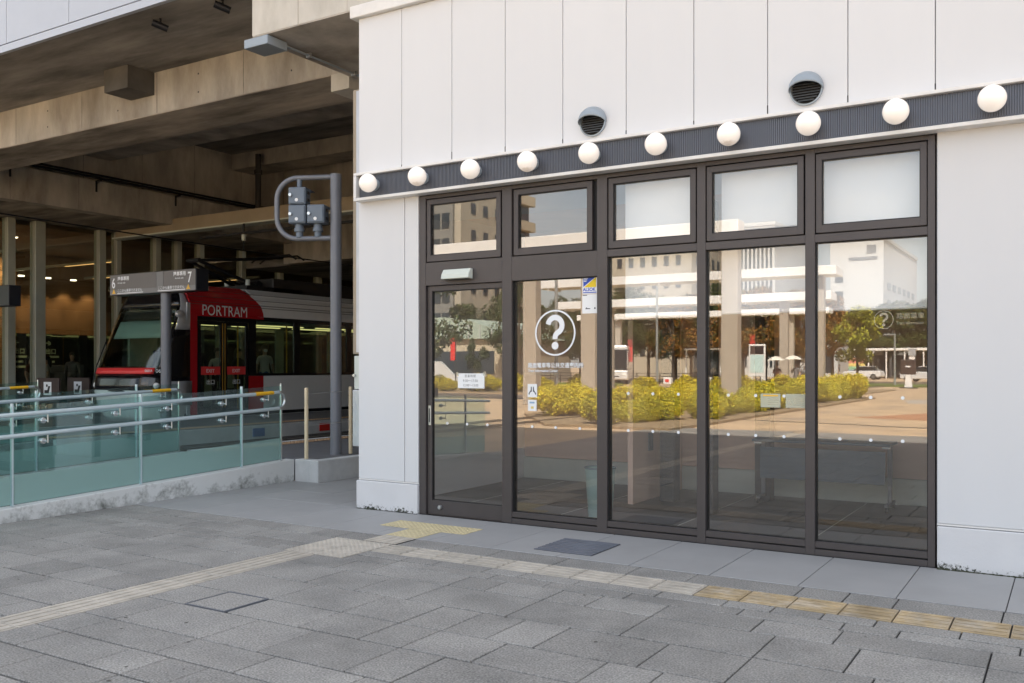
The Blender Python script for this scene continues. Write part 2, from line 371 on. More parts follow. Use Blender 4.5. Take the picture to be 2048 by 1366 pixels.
# special material: white plinth with black-green mould creeping up from the ground, in patches of its own
def mould_mat(name, base, zmax, amount, dark=(.03, .034, .02), nsc=38, soft=.66):
    m = bpy.data.materials.new(name); m.use_nodes = True; nt = m.node_tree; L = nt.links.new; b = nt.nodes['Principled BSDF']; b.inputs['Roughness'].default_value = .8
    g = node(nt, 'ShaderNodeNewGeometry'); sp = node(nt, 'ShaderNodeSeparateXYZ'); L(g.outputs['Position'], sp.inputs[0])
    n = node(nt, 'ShaderNodeTexNoise'); n.inputs['Scale'].default_value = nsc; n.inputs['Detail'].default_value = 8; n.inputs['Roughness'].default_value = .75; L(g.outputs['Position'], n.inputs['Vector'])
    n2 = node(nt, 'ShaderNodeTexNoise'); n2.inputs['Scale'].default_value = 3.1; n2.inputs['Detail'].default_value = 3; L(g.outputs['Position'], n2.inputs['Vector'])
    mr = node(nt, 'ShaderNodeMapRange'); mr.inputs['From Min'].default_value = 0; mr.inputs['From Max'].default_value = zmax; mr.inputs['To Min'].default_value = amount; mr.inputs['To Max'].default_value = -.35; L(sp.outputs['Z'], mr.inputs['Value'])
    a = node(nt, 'ShaderNodeMath', operation='ADD'); L(n.outputs['Fac'], a.inputs[0]); L(mr.outputs[0], a.inputs[1])
    a2 = node(nt, 'ShaderNodeMath', operation='MULTIPLY_ADD'); L(n2.outputs['Fac'], a2.inputs[0]); a2.inputs[1].default_value = .7; a2.inputs[2].default_value = -.35
    a3 = node(nt, 'ShaderNodeMath', operation='ADD'); L(a.outputs[0], a3.inputs[0]); L(a2.outputs[0], a3.inputs[1])
    st = node(nt, 'ShaderNodeMapRange'); st.inputs['From Min'].default_value = .55; st.inputs['From Max'].default_value = soft; L(a3.outputs[0], st.inputs['Value'])
    mx = node(nt, 'ShaderNodeMix', data_type='RGBA'); L(st.outputs[0], mx.inputs['Factor']); mx.inputs['B'].default_value = (*dark, 1)
    mv = node(nt, 'ShaderNodeMapRange'); mv.inputs['To Min'].default_value = .9; mv.inputs['To Max'].default_value = 1.08; L(n2.outputs['Fac'], mv.inputs['Value'])
    vm = node(nt, 'ShaderNodeVectorMath', operation='SCALE'); vm.inputs[0].default_value = base; L(mv.outputs[0], vm.inputs['Scale']); L(vm.outputs['Vector'], mx.inputs['A'])
    L(mx.outputs['Result'], b.inputs['Base Color'])
    bp = node(nt, 'ShaderNodeBump'); bp.inputs['Strength'].default_value = .25; bp.inputs['Distance'].default_value = .01; L(n.outputs['Fac'], bp.inputs['Height']); L(bp.outputs['Normal'], b.inputs['Normal'])
    MATS[name] = m
mould_mat('plinth_mould', (.66, .66, .67), .15, .14)
mould_mat('kerb_mould', (.62, .63, .62), .42, .20, (.06, .065, .05), 13, .95)

# ================================================================ ground
g = MB().quad((-900, -1200, -.014), (900, -1200, -.014), (900, 700, -.014), (-900, 700, -.014)).build('ground', 'plaza'); tag(g, kind='structure')
X0, X1 = -8.72, 2.6
pv = bx('pavement', 'granite_joint', None, X0 - .02, X1, -6, 6.37, -.10, -.0125); tag(pv, kind='structure')
sw = bx('walkway', 'granite_joint', None, -8.75, X1, 6.372, 7.47, -.10, -.0075); tag(sw, kind='structure')
# granite pavers in rows along the front; each is a piece of its own where the photo shows it
far = MB(); ry = 6.36
rows = []
y = 6.365
rows.append((6.075, 6.365)); rows.append((5.762, 6.073)); y = 5.76
seq = [.16, .165, .30, .45, .45, .37, .45, .30, .30, .30, .45, .30, .30, .45, .30, .30, .45]
i = 0
while y > -5.9:
    dpt = seq[i] if i < len(seq) else (.30, .45, .30)[i % 3]
    rows.append((y - dpt, y)); y -= dpt; i += 1
COVER = (-4.80, -4.44, 3.867, 4.233)
rr = random.Random(5)
for (a, b) in rows:
    if a > 5.43: iv = [(X0, -5.535), (-4.895, X1)]
    elif b > 5.44: iv = [(X0, -5.535), (-4.895, X1)]
    else: iv = [(X0, -5.485), (-5.172, X1)]
    if abs(a - 5.762) < .001: iv = [(X0, -5.535)]
    if a > 6: iv = [(X0, -5.25), (-4.87, X1)]
    for (xa, xb) in iv:
        x = xa
        while x < xb - .02:
            ln = rr.choice((.3, .3, .45, .45, .6, .6, .75)); ln = min(ln, xb - x)
            if xb - x - ln < .16: ln = xb - x
            xe = x + ln; g2 = .0045
            lo, hi = x + g2, xe - g2
            cuts = [(lo, hi)]
            if a < COVER[3] and b > COVER[2] and lo < COVER[1] + .03 and hi > COVER[0] - .03:
                cuts = [c for c in ((lo, min(hi, COVER[0] - .012)), (max(lo, COVER[1] + .012), hi)) if c[1] - c[0] > .03]
            for (c0, c1) in cuts:
                dz = rr.uniform(-.0015, .0015)
                if b > 2.3 and c0 < .9: MB().box(c0, c1, a + .008, b - .008, -.045, dz).build('paver', 'granite', pv, bevel=.004)
                else: far.box(c0, c1, a + g2, b - g2, -.045, dz)
            x = xe
fp = far.build('paver_field', 'granite', pv); tag(fp, kind='stuff')
# smooth grey slabs along the building
xs = [-0.99 + .6275 * k for k in range(-13, 7)]
for k in range(len(xs) - 1):
    a, b = xs[k], xs[k + 1]
    if a < -8.75: a = -8.74
    if a > X1 - .1: continue
    MB().box(a + .003, min(b, X1) - .003, 6.378, 7.465, -.045, rr.uniform(-.001, .001)).build('slab', 'slab', sw, bevel=.003)
for (y0, y1, xa, xb) in ((7.471, 8.10, -8.74, -6.52), (8.105, 8.77, -8.74, -6.52), (8.775, 9.6, -8.30, -6.52)):
    x = xa
    while x < xb - .05:
        e = min(x + .6275, xb); MB().box(x + .003, e - .003, y0, y1, -.045, rr.uniform(-.001, .001)).build('slab', 'slab', sw, bevel=.003); x = e
# specks of litter and old gum on the paving
lt = MB()
for k in range(70):
    x, y = rr.uniform(-8.2, .4), rr.uniform(2.6, 6.2)
    if -5.55 < x < -4.85 or 5.74 < y < 6.09: continue
    s_ = rr.uniform(.004, .012); lt.lathe((x, y, 0), [(s_, .0018), (s_ * .8, .0026)], 7)
tag(lt.build('litter', 'stub_concrete'), 'dark specks of old gum on the grey pavers', 'litter', kind='stuff')
# tactile paths
def bar_tile(parent, x0, x1, y0, y1, mat, along):
    m = MB().box(x0 + .003, x1 - .003, y0 + .003, y1 - .003, -.045, .001)
    if along == 'x':
        for k in range(4):
            c = y0 + (y1 - y0) * (k + .5) / 4; m.box(x0 + .012, x1 - .012, c - .017, c + .017, .001, .006)
    else:
        for k in range(4):
            c = x0 + (x1 - x0) * (k + .5) / 4; m.box(c - .017, c + .017, y0 + .012, y1 - .012, .001, .006)
    return m.build('bar_tile', mat, parent, bevel=.0025)
def dot_tile(parent, x0, x1, y0, y1, mat, n=6):
    m = MB().box(x0 + .002, x1 - .002, y0 + .002, y1 - .002, -.045, .001)
    for i in range(n):
        for j in range(n):
            cx = x0 + (x1 - x0) * (i + .5) / n; cy = y0 + (y1 - y0) * (j + .5) / n
            m.lathe((cx, cy, 0), [(.013, .001), (.010, .006)], 6)
    return m.build('dot_tile', mat, parent)
tp = thing('tactile_path', 'worn cream and tan tactile bar tiles running along the shop front', 'tactile paving', (-2, 5.9, 0))
x = -4.89; k = 0
while x < 2.3:
    mt = 'tact_pale' if k < 9 else 'tact_tan'
    if k in (6, 9): mt = 'tact_tan' if k == 9 else 'tact_pale'
    bar_tile(tp, x, x + .302, 5.765, 6.07, mt, 'x'); x += .3055; k += 1
ty = thing('tactile_path', 'pale tactile bar tiles crossing the plaza paving towards the shop', 'tactile paving', (-5.33, 3, 0))
yy = 5.43
while yy > -5.7:
    bar_tile(ty, -5.478, -5.178, yy - .30, yy, 'tact_pale', 'y'); yy -= .302
tj = thing('tactile_junction', 'square of pale dotted warning tiles where the tactile paths meet', 'tactile paving', (-5.21, 5.76, 0))
for a in (-5.527, -5.213):
    for b in (5.437, 5.755): dot_tile(tj, a, a + .312, b, b + .316, 'tact_pale')
td = thing('tactile_door_path', 'yellow dotted tactile tiles leading to the sliding door', 'tactile paving', (-5.1, 6.7, 0))
for (b, c) in ((6.08, 6.37), (6.38, 6.735)):
    m = MB().box(-5.235, -4.885, b, c, .0012, .004)
    for k in range(4):
        cx = -5.235 + .35 * (k + .5) / 4
        if b < 6.2: m.box(cx - .017, cx + .017, b + .012, c - .012, .004, .008)
    if b > 6.2:
        for p in range(6):
            for q in range(6): m.lathe((-5.235 + .35 * (p + .5) / 6, b + (c - b) * (q + .5) / 6, 0), [(.013, .004), (.010, .009)], 6)
    m.build('bar_tile' if b < 6.2 else 'dot_tile', 'tact_pale' if b < 6.2 else 'tact_yellow', td)
for k in range(3):
    x = -5.60 + .322 * k; m = MB().box(x, x + .318, 6.742, 7.055, .0012, .004)
    for p in range(6):
        for q in range(6): m.lathe((x + .318 * (p + .5) / 6, 6.742 + .313 * (q + .5) / 6, 0), [(.013, .004), (.010, .009)], 6)
    m.build('dot_tile', 'tact_yellow', td)
gr = thing('floor_grate', 'dark blue-grey metal drain grate in the slabs before the windows', 'grate', (-3.52, 6.78, 0))
bx('pan', 'dark_grille', gr, -3.785, -3.255, 6.51, 7.055, .0012, .003)
for k in range(9):
    c = 6.53 + k * .063; bx('slat', 'grate_steel', gr, -3.782, -3.258, c - .022, c + .022, .0032, .009, bevel=.002)
ac = thing('access_cover', 'paver-filled access cover with dark steel edge in the paving', 'cover', (-4.62, 4.05, 0))
fr = MB()
for b in ((COVER[0], COVER[1], COVER[2], COVER[2] + .009), (COVER[0], COVER[1], COVER[3] - .009, COVER[3]), (COVER[0], COVER[0] + .009, COVER[2] + .009, COVER[3] - .009), (COVER[1] - .009, COVER[1], COVER[2] + .009, COVER[3] - .009)):
    fr.box(*b, -.01, .0022)
fr.build('frame', 'signal_grey', ac)
bx('paver', 'granite', ac, COVER[0] + .014, COVER[1] - .014, COVER[2] + .014, COVER[3] - .014, -.008, .0012, bevel=.003)

# ================================================================ information building
ib = thing('information_building', 'small white-panelled tram information centre with brown glazed front', 'building', (-3.2, 7.46, 0))
YF = 7.46
XR = 4.2
MB().box(-6.47, XR, YF + .025, YF + .14, 3.24, 5.20).box(-6.47, -5.69, YF + .025, YF + .14, .28, 3.24).box(-.88, XR, YF + .025, YF + .14, .28, 3.24).build('wall_core', 'panel_joint', ib)
ex = [-6.485, -5.908, -5.277, -4.653, -4.027, -3.39, -2.763, -2.134, -1.508, -.885, -.26, .367, .995, 1.62, 2.25, 2.88, 3.5, XR]
for k in range(len(ex) - 1):
    MB().box(ex[k] + .003, ex[k + 1] - .003, YF, YF + .04, 3.50, 5.185).build('wall_panel', 'panel', ib, bevel=.003)
for k in range(1, len(ex) - 1): MB().box(ex[k] - .0035, ex[k] + .0035, YF - .0006, YF + .02, 3.526, 3.526 + rr.uniform(.05, .11)).build('seam_plug', 'gasket', ib)
MB().box(-6.485, -5.874, YF, YF + .04, .318, 3.24).build('wall_panel', 'panel', ib, bevel=.003)
MB().box(-5.866, -5.694, YF, YF + .04, .318, 3.24).build('wall_panel', 'panel', ib, bevel=.003)
for (a, b) in ((-.872, -.264), (-.256, .99), (.998, XR)): MB().box(a, b, YF, YF + .04, .338, 3.24).build('wall_panel', 'panel', ib, bevel=.003)
for (a, b, z) in ((-6.487, -5.69, .298), (-.874, XR, .318)): MB().box(a, b, YF + .004, YF + .03, z + .004, z + .018).build('flashing', 'white_trim', ib)
MB().box(-6.50, -5.690, YF - .022, YF + .13, -.03, .296).build('plinth', 'plinth_mould', ib, bevel=.006, seg=2)
MB().box(-.872, -.26, YF - .012, YF + .13, -.03, .316).build('plinth', 'plinth_mould', ib, bevel=.006, seg=2)
MB().box(-.256, XR, YF - .012, YF + .13, -.03, .316).build('plinth', 'plinth_mould', ib, bevel=.006, seg=2)
MB().box(-6.56, XR, YF - .06, YF + .2, 5.188, 5.315).build('coping', 'white_trim', ib, bevel=.006)
MB().box(-6.48, XR, YF + .15, 11.2, 5.10, 5.18).build('roof', 'bld_grey', ib)
MB().box(-6.47, -6.36, YF + .142, 11.2, 0.0, 5.10).build('side_wall', 'panel', ib)
MB().box(XR - .1, XR, YF + .142, 11.2, 0.0, .4).box(XR - .1, XR, YF + .142, 11.2, 3.0, 5.10).box(XR - .1, XR, 10.6, 11.2, .4, 3.0).build('side_wall', 'panel', ib)
MB().box(XR - .06, XR - .05, YF + .15, 10.6, .4, 3.0).build('added_side_window', 'hall_glass', ib)  # added out of view to let skylight into the dim room
MB().box(-6.36, XR - .1, 11.1, 11.2, 0.0, 5.10).build('rear_wall', 'panel', ib)
MB().box(-6.50, -5.69, YF - .030, YF - .0225, -.005, .004).box(-.872, XR, YF - .020, YF - .0125, -.005, .004).box(-5.68, -.89, YF - .002, YF + .007, -.005, .006).build('contact_line', 'gasket', ib)  # thin dark contact line added along the wall foot
# moss crumbs at the foot of the right and left plinth
ms = MB()
for (a, b, n) in ((-.875, .1, 200), (-6.49, -6.2, 20)):
    for k in range(n):
        x = rr.uniform(a, b); s_ = rr.uniform(.003, .010) * (1.3 if rr.random() < .2 else 1)
        ms.sphere((x, YF - .018 - rr.uniform(0, .014) - (.01 if x < -5 else 0), .001), s_, 6, 3, (1.5, 1, .7), 0, .5)
tag(ms.build('moss', 'moss'), 'dark green moss along the foot of the white plinths', 'moss', kind='stuff')
# fascia with fine vertical ribs
fa = MB(); pit = .0165; n = int((XR + 6.40) / pit); z0, z1 = 3.262, 3.495
vs = []; fs = []
for i in range(n):
    x = -6.40 + i * pit
    for (dx, dy) in ((0, 0), (.0105, 0), (.012, .007), (.015, .007)):
        vs.append((x + dx, YF - .082 + dy, z0)); vs.append((x + dx, YF - .082 + dy, z1))
for i in range(len(vs) // 2 - 1): fs.append((2*i, 2*i+2, 2*i+3, 2*i+1))
fa.add(vs, fs); fa.build('fascia', 'rib_metal', ib)
MB().box(-6.40, XR, YF - .07, YF - .002, z0, z1).build('fascia_back', 'rib_metal', ib)
MB().box(-6.45, XR, YF - .125, YF - .001, 3.496, 3.524).build('fascia_trim', 'white_trim', ib, bevel=.003)
MB().box(-6.45, XR, YF - .125, YF - .001, 3.232, 3.262).build('fascia_trim', 'white_trim', ib, bevel=.003)
MB().box(-6.452, -6.415, YF - .124, YF - .001, 3.2625, 3.4955).build('fascia_trim', 'white_trim', ib, bevel=.003)
# room inside
MB().box(-6.36, XR - .1, 7.585, 11.1, -.02, -.002).build('room_floor', 'inner_floor', ib)
for k in range(5):
    MB().box(-5.7 + k * 1.25, -5.7 + k * 1.25 + .006, 7.62, 10.6, -.0018, .0002).build('floor_joint', 'inner_base', ib)
MB().box(-6.36, XR - .1, 7.62, 8.85, 3.21, 3.25).build('room_ceiling', 'inner_white', ib)
MB().box(-6.36, XR - .1, 8.86, 11.1, 3.30, 3.34).build('room_ceiling', 'inner_wall', ib)
MB().box(-6.36, XR - .1, 10.70, 10.76, .285, 3.3).build('back_wall', 'inner_wall', ib)
MB().box(-6.36, XR - .1, 10.68, 10.76, 0, .28).build('back_skirting', 'inner_base', ib)
MB().box(-4.16, -4.10, 9.2, 10.66, 0, 3.2).build('partition', 'inner_wall', ib)
for (x, y) in ((-3.95, 9.6), (-3.30, 9.0), (-3.06, 10.2)): MB().box(x, x + .17, y, y + .17, 0, 3.2).build('partition_post', 'inner_dark', ib)
MB().box(-4.099, -4.09, 9.62, 9.74, .55, .75).build('switch_plate', 'table_blue', ib)

# ================================================================ glazed front
sf = thing('window_front', 'dark brown aluminium window front with transom lights', 'window', (-3.28, 7.47, 0))
FY = 7.468
mull = [(-5.684, -5.608), (-4.693, -4.586), (-3.681, -3.581), (-2.738, -2.663), (-1.835, -1.761), (-.938, -.887)]
for a, b in mull: MB().box(a, b, FY, FY + .115, -.012, 3.228).build('mullion', 'bronze', sf, bevel=.002)
bays = [(-5.608, -4.693), (-4.586, -3.681), (-3.581, -2.738), (-2.663, -1.835), (-1.761, -.938)]
sash = [(-5.600, -4.717), (-4.570, -3.735), (-3.572, -2.752), (-2.656, -1.850), (-1.755, -.945)]
sgl = [(-5.555, -4.765), (-4.520, -3.785), (-3.525, -2.800), (-2.610, -1.897), (-1.710, -.990)]
def ring(x0, x1, z0, z1, gx0, gx1, gz0, gz1, y0, y1):
    return MB().box(x0, gx0, y0, y1, z0, z1).box(gx1, x1, y0, y1, z0, z1).box(gx0, gx1, y0, y1, z0, gz0).box(gx0, gx1, y0, y1, gz1, z1)
for k, (a, b) in enumerate(bays):
    MB().box(a + .0005, b - .0005, FY + .002, FY + .11, 3.195, 3.228).build('head_rail', 'bronze', sf)
    zt = 2.318 if k < 2 else 2.485
    MB().box(a + .0005, b - .0005, FY + .003, FY + .11, zt, 2.548).build('transom_rail', 'bronze', sf, bevel=.0015)
    MB().box(a + .002, b - .002, FY + .045, FY + .09, 2.55, 3.193).build('gap', 'gasket', sf) if False else None
    # opening transom light
    s0, s1 = sash[k]; g0, g1 = sgl[k]
    tw = ring(s0, s1, 2.560, 3.186, g0, g1, 2.622, 3.136, FY + .012, FY + .07).build('transom_sash', 'bronze', sf, bevel=.002)
    ring(g0, g1, 2.622, 3.136, g0 + .007, g1 - .007, 2.629, 3.129, FY + .02, FY + .05).build('gasket', 'gasket', tw)
    MB().box(g0 + .0072, g1 - .0072, FY + .040, FY + .046, 2.6292, 3.1288).build('pane', 'shop_glass', tw)
    ring(a + .001, b - .001, 2.549, 3.194, s0 + .006, s1 - .006, 2.566, 3.18, FY + .05, FY + .085).build('gasket', 'gasket', tw)
    if k >= 1:
        zb = .112
        MB().box(a + .0005, b - .0005, FY + .001, FY + .11, -.012, .050).build('sill', 'bronze', sf, bevel=.002)
        MB().box(a + .0005, b - .0005, FY + .03, FY + .09, .0502, .0618).build('sill_gap', 'gasket', sf)
        MB().box(a + .0005, b - .0005, FY + .006, FY + .11, .062, zb).build('bottom_rail', 'bronze', sf, bevel=.002)
        p = MB().box(a + .0085, b - .0085, FY + .052, FY + .058, zb + .008, zt - .008).build('window_pane', 'shop_glass', sf)
        ring(a + .0005, b - .0005, zb, zt, a + .008, b - .008, zb + .0075, zt - .0075, FY + .03, FY + .075).build('gasket', 'gasket', p)
        for j in range(3):
            cx = a + (b - a) * (.22 + .28 * j)
            for zz in ((.93,) if k == 1 else (1.26, .93)):
                MB().lathe((cx, FY + .0505, zz), [(.0135, -.0008), (.0135, .0008)], 12, 'y').build('warning_dot', 'white_print', p)
# sliding door leaf
dl = thing('sliding_door', 'brown framed glass sliding door with steel pull handle', 'door', (-5.15, 7.5, 0))
DY = FY + .03
da, db = -5.603, -4.645
ring(da, db, .004, 2.312, -5.548, -4.697, .150, 2.262, DY, DY + .045).build('door_frame', 'bronze', dl, bevel=.002)
dp = MB().box(-5.545, -4.70, DY + .018, DY + .024, .153, 2.259).build('pane', 'shop_glass', dl)
ring(-5.5478, -4.6972, .1502, 2.2618, -5.540, -4.705, .158, 2.254, DY + .008, DY + .035).build('gasket', 'gasket', dp)
for cx in (-5.37, -5.13, -4.89): MB().lathe((cx, DY + .0165, .93), [(.0135, -.0008), (.0135, .0008)], 12, 'y').build('warning_dot', 'white_print', dp)
h = MB().box(-5.592, -5.560, DY - .006, DY - .0005, .905, 1.105).build('handle', 'steel', dl, bevel=.004)
MB().box(-5.582, -5.570, DY - .0085, DY - .0065, .935, 1.075).build('handle_slot', 'inner_dark', h)
MB().lathe((-5.44, DY - .02, .085), [(.0, -.012), (.018, -.01), (.022, 0), (.022, .019)], 14, 'y').build('door_stop', 'steel', dl, smooth=True)
MB().box(-5.606, -4.696, FY + .078, FY + .11, -.008, .012).build('door_track', 'bronze', sf)
sn = thing('door_sensor', 'pale grey motion sensor above the sliding door', 'sensor', (-5.19, 7.42, 2.41))
MB().prism([(FY + .0015, 2.36), (FY - .085, 2.365), (FY - .075, 2.41), (FY - .04, 2.462), (FY + .0015, 2.462)], 'x', -5.36, -5.03).build('housing', 'inner_base', sn, bevel=.008, seg=2)
MB().box(-5.34, -5.05, FY - .07, FY - .01, 2.357, 2.3595).build('lens', 'dark_grille', sn)
# lettering and stickers on the fixed pane
def ring_flat(m, cx, cz, r0, r1, y, n=48, th=.0012):
    vs = []; fs = []
    for k in range(n):
        a = 2 * math.pi * k / n; c_, s_ = math.cos(a), math.sin(a)
        vs += [(cx + r0*c_, y, cz + r0*s_), (cx + r1*c_, y, cz + r1*s_), (cx + r0*c_, y + th, cz + r0*s_), (cx + r1*c_, y + th, cz + r1*s_)]
    for k in range(n):
        a, b = 4*k, 4*((k+1) % n); fs += [(a, b, b+1, a+1), (a+2, a+3, b+3, b+2), (a+1, b+1, b+3, a+3), (a, a+2, b+2, b)]
    m.add(vs, fs); return m
def question(m, cx, cz, s, y, th=.0012):
    path = []
    for k in range(15):
        a = R(172 - k * 17.2); path.append((.074 * math.cos(a), .062 + .074 * math.sin(a)))
    path += [(.006, -.028), (0, -.05), (0, -.066)]
    P = [Vector((p[0], p[1])) for p in path]; vs = []; fs = []; hw = .026
    for i, p in enumerate(P):
        t = (P[min(i+1, len(P)-1)] - P[max(i-1, 0)]).normalized(); nrm = Vector((-t.y, t.x))
        for q in (p + nrm*hw, p - nrm*hw):
            vs += [(cx + q.x*s, y, cz + q.y*s), (cx + q.x*s, y + th, cz + q.y*s)]
    for i in range(len(P)-1):
        a, b = 4*i, 4*(i+1); fs += [(a, b, b+2, a+2), (a+1, a+3, b+3, b+1), (a, a+1, b+1, b), (a+2, b+2, b+3, a+3)]
    fs += [(0, 2, 3, 1), (4*(len(P)-1), 4*(len(P)-1)+1, 4*(len(P)-1)+3, 4*(len(P)-1)+2)]
    m.add(vs, fs); m.lathe((cx, y + th/2, cz - .128*s), [(.036*s, -th/2), (.036*s, th/2)], 20, 'y'); return m
GY = FY + .0505   # front of the lettering, just before the glass
lg = thing('question_mark_lettering', 'white question mark in a ring with information centre lettering on glass', 'lettering', (-4.14, GY, 1.5))
ring_flat(MB(), -4.139, 1.815, .199, .215, GY - .0012).build('ring', 'white_print', lg)
question(MB(), -4.139, 1.822, 1.0, GY - .0012).build('question_mark', 'white_print', lg)
text('main_line', '路面電車等公共交通案内所', .0515, 'white_print', lg, (-4.433, GY - .001, 1.492), depth=.0005, bold=.0008, sx=.96)
text('second_line', 'Tram Information Center', .036, 'white_print', lg, (-4.431, GY - .001, 1.448), depth=.0005, bold=.0006, sx=.86)
text('third_line', '노면전차 등 대중교통 안내소  路面电车等公共交通问讯处', .017, 'faint_print', lg, (-4.431, GY - .001, 1.425), depth=.0003, sx=.8)
st = thing('security_sticker', 'white security company sticker with blue and yellow triangles', 'sticker', (-3.78, GY, 2.24))
bx('sheet', 'paper', st, -3.852, -3.704, GY - .0012, GY, 2.165, 2.330)
MB().prism([(-3.843, 2.318), (-3.843, 2.228), (-3.715, 2.318)], 'y', GY - .002, GY - .0013).build('blue_triangle', 'blue_print', st)
MB().prism([(-3.713, 2.314), (-3.713, 2.224), (-3.838, 2.224)], 'y', GY - .002, GY - .0013).build('yellow_triangle', 'yellow_print', st)
text('company_line', 'ALSOK', .042, 'blue_print', st, (-3.847, GY - .0014, 2.190), depth=.0003, bold=.0014, sx=.98)
for k in range(3): bx('print_line', 'white_print', st, -3.838, -3.795 - k*.008, GY - .0028, GY - .0022, 2.302 - k*.013, 2.309 - k*.013)
bx('print_line', 'blue_print', st, -3.846, -3.71, GY - .0019, GY - .0013, 2.172, 2.181)
s2 = thing('notice_sticker', 'plain white sticker with small dark marks below the security sticker', 'sticker', (-3.78, GY, 2.07))
bx('sheet', 'paper', s2, -3.855, -3.704, GY - .0012, GY, 1.985, 2.160, bevel=.0005)
bx('mark', 'ink', s2, -3.85, -3.805, GY - .0018, GY - .0013, 2.148, 2.155)
for (a, b) in ((-3.822, -3.772), (-3.735, -3.718)): MB().prism([(a, 2.025), (b, 2.025), (b, 2.032), (a + .018, 2.034), (a + .008, 2.043)], 'y', GY - .0018, GY - .0013).build('mark', 'ink', s2)
s3 = thing('entrance_sticker', 'square white sticker with dark hand pictogram on fixed pane', 'sticker', (-4.385, GY, 1.27))
bx('sheet', 'paper', s3, -4.436, -4.332, GY - .0012, GY, 1.208, 1.334)
for s_ in (-1, 1):
    MB().prism([(-4.384 + s_*.006, 1.308), (-4.384 + s_*.016, 1.308), (-4.384 + s_*.018, 1.275), (-4.384 + s_*.042, 1.245), (-4.384 + s_*.036, 1.228), (-4.384 + s_*.022, 1.256), (-4.384 + s_*.006, 1.262)], 'y', GY - .0019, GY - .0013).build('hand', 'ink', s3)
s4 = thing('small_sticker', 'small pale sticker with blue and yellow print below the hand sticker', 'sticker', (-4.385, GY, 1.13))
bx('sheet', 'paper', s4, -4.432, -4.338, GY - .0012, GY, 1.078, 1.184)
bx('print_line', 'rain_b', s4, -4.415, -4.36, GY - .0019, GY - .0013, 1.150, 1.166); bx('print_line', 'rain_y', s4, -4.40, -4.37, GY - .0019, GY - .0013, 1.10, 1.122)
DG = DY + .0165
s5 = thing('opening_hours_notice', 'white opening hours paper taped on the sliding door', 'notice', (-5.08, DG, 1.36))
bx('sheet', 'paper', s5, -5.24, -4.925, DG - .0012, DG, 1.285, 1.432)
bx('tape', 'faint_print', s5, -5.262, -5.228, DG - .0022, DG - .0014, 1.405, 1.447); bx('tape', 'faint_print', s5, -4.94, -4.905, DG - .0022, DG - .0014, 1.41, 1.45)
text('hours_line', '営業時間', .030, 'sign_light', s5, (-5.16, DG - .0015, 1.395), depth=.0003, spacing=1.3)
text('hours_line', '9:30～17:30', .036, 'sign_light', s5, (-5.18, DG - .0015, 1.347), depth=.0003)
text('hours_line', '12:00～13:00', .034, 'sign_light', s5, (-5.18, DG - .0015, 1.303), depth=.0003)
for (x0, x1, lab) in ((-2.208, -2.045, 'translucent notice with orange heading on the window pane'), (-2.003, -1.845, 'translucent notice with round emblem on the window pane')):
    t = thing('window_notice', lab, 'notice', ((x0 + x1) / 2, GY, 1.2)); bx('sheet', 'notice', t, x0, x1, GY - .0012, GY, 1.165, 1.278)
    if x0 < -2.1: bx('heading', 'amber_tri', t, x0 + .02, x1 - .02, GY - .0019, GY - .0013, 1.256, 1.268)
    else:
        ring_flat(MB(), x0 + .03, 1.205, .015, .022, GY - .002, 20, .0005).build('emblem', 'faint_print', t)
    for k in range(4): bx('print_line', 'faint_print', t, x0 + .06, x1 - .015, GY - .0019, GY - .0013, 1.185 + k*.017, 1.189 + k*.017)
fl = thing('faint_lettering', 'faint gold question mark ring and lettering on the end pane', 'lettering', (-1.2, GY, 1.86))
ring_flat(MB(), -1.255, 1.86, .066, .071, GY - .0012).build('ring', 'faint_print', fl); question(MB(), -1.255, 1.862, .33, GY - .0012).build('question_mark', 'faint_print', fl)
text('main_line', '路面電車', .05, 'faint_print', fl, (-1.165, GY - .001, 1.868), depth=.0003); text('second_line', 'Tram Information', .036, 'faint_print', fl, (-1.165, GY - .001, 1.82), depth=.0003, sx=.75)
# blinds behind the three right-hand windows
for (a, b, lab) in ((-3.485, -2.70, 'white roller blind, beside the fixed pane with lettering'), (-2.585, -1.80, 'white roller blind behind the window with two notices'), (-1.79, -.88, 'white roller blind behind the end window with faint gold lettering')):
    t = thing('roller_blind', lab, 'blind', ((a + b) / 2, 7.66, 1.95))
    bx('cloth', 'blind', t, a, b, 7.655, 7.658, 1.965, 3.17); MB().cyl((a, 7.657, 1.955), (b, 7.657, 1.955), .011, 8).build('bottom_bar', 'white_paint', t, smooth=True)
    MB().cyl((a, 7.665, 3.185), (b, 7.665, 3.185), .022, 10).build('roller', 'white_paint', t, smooth=True)
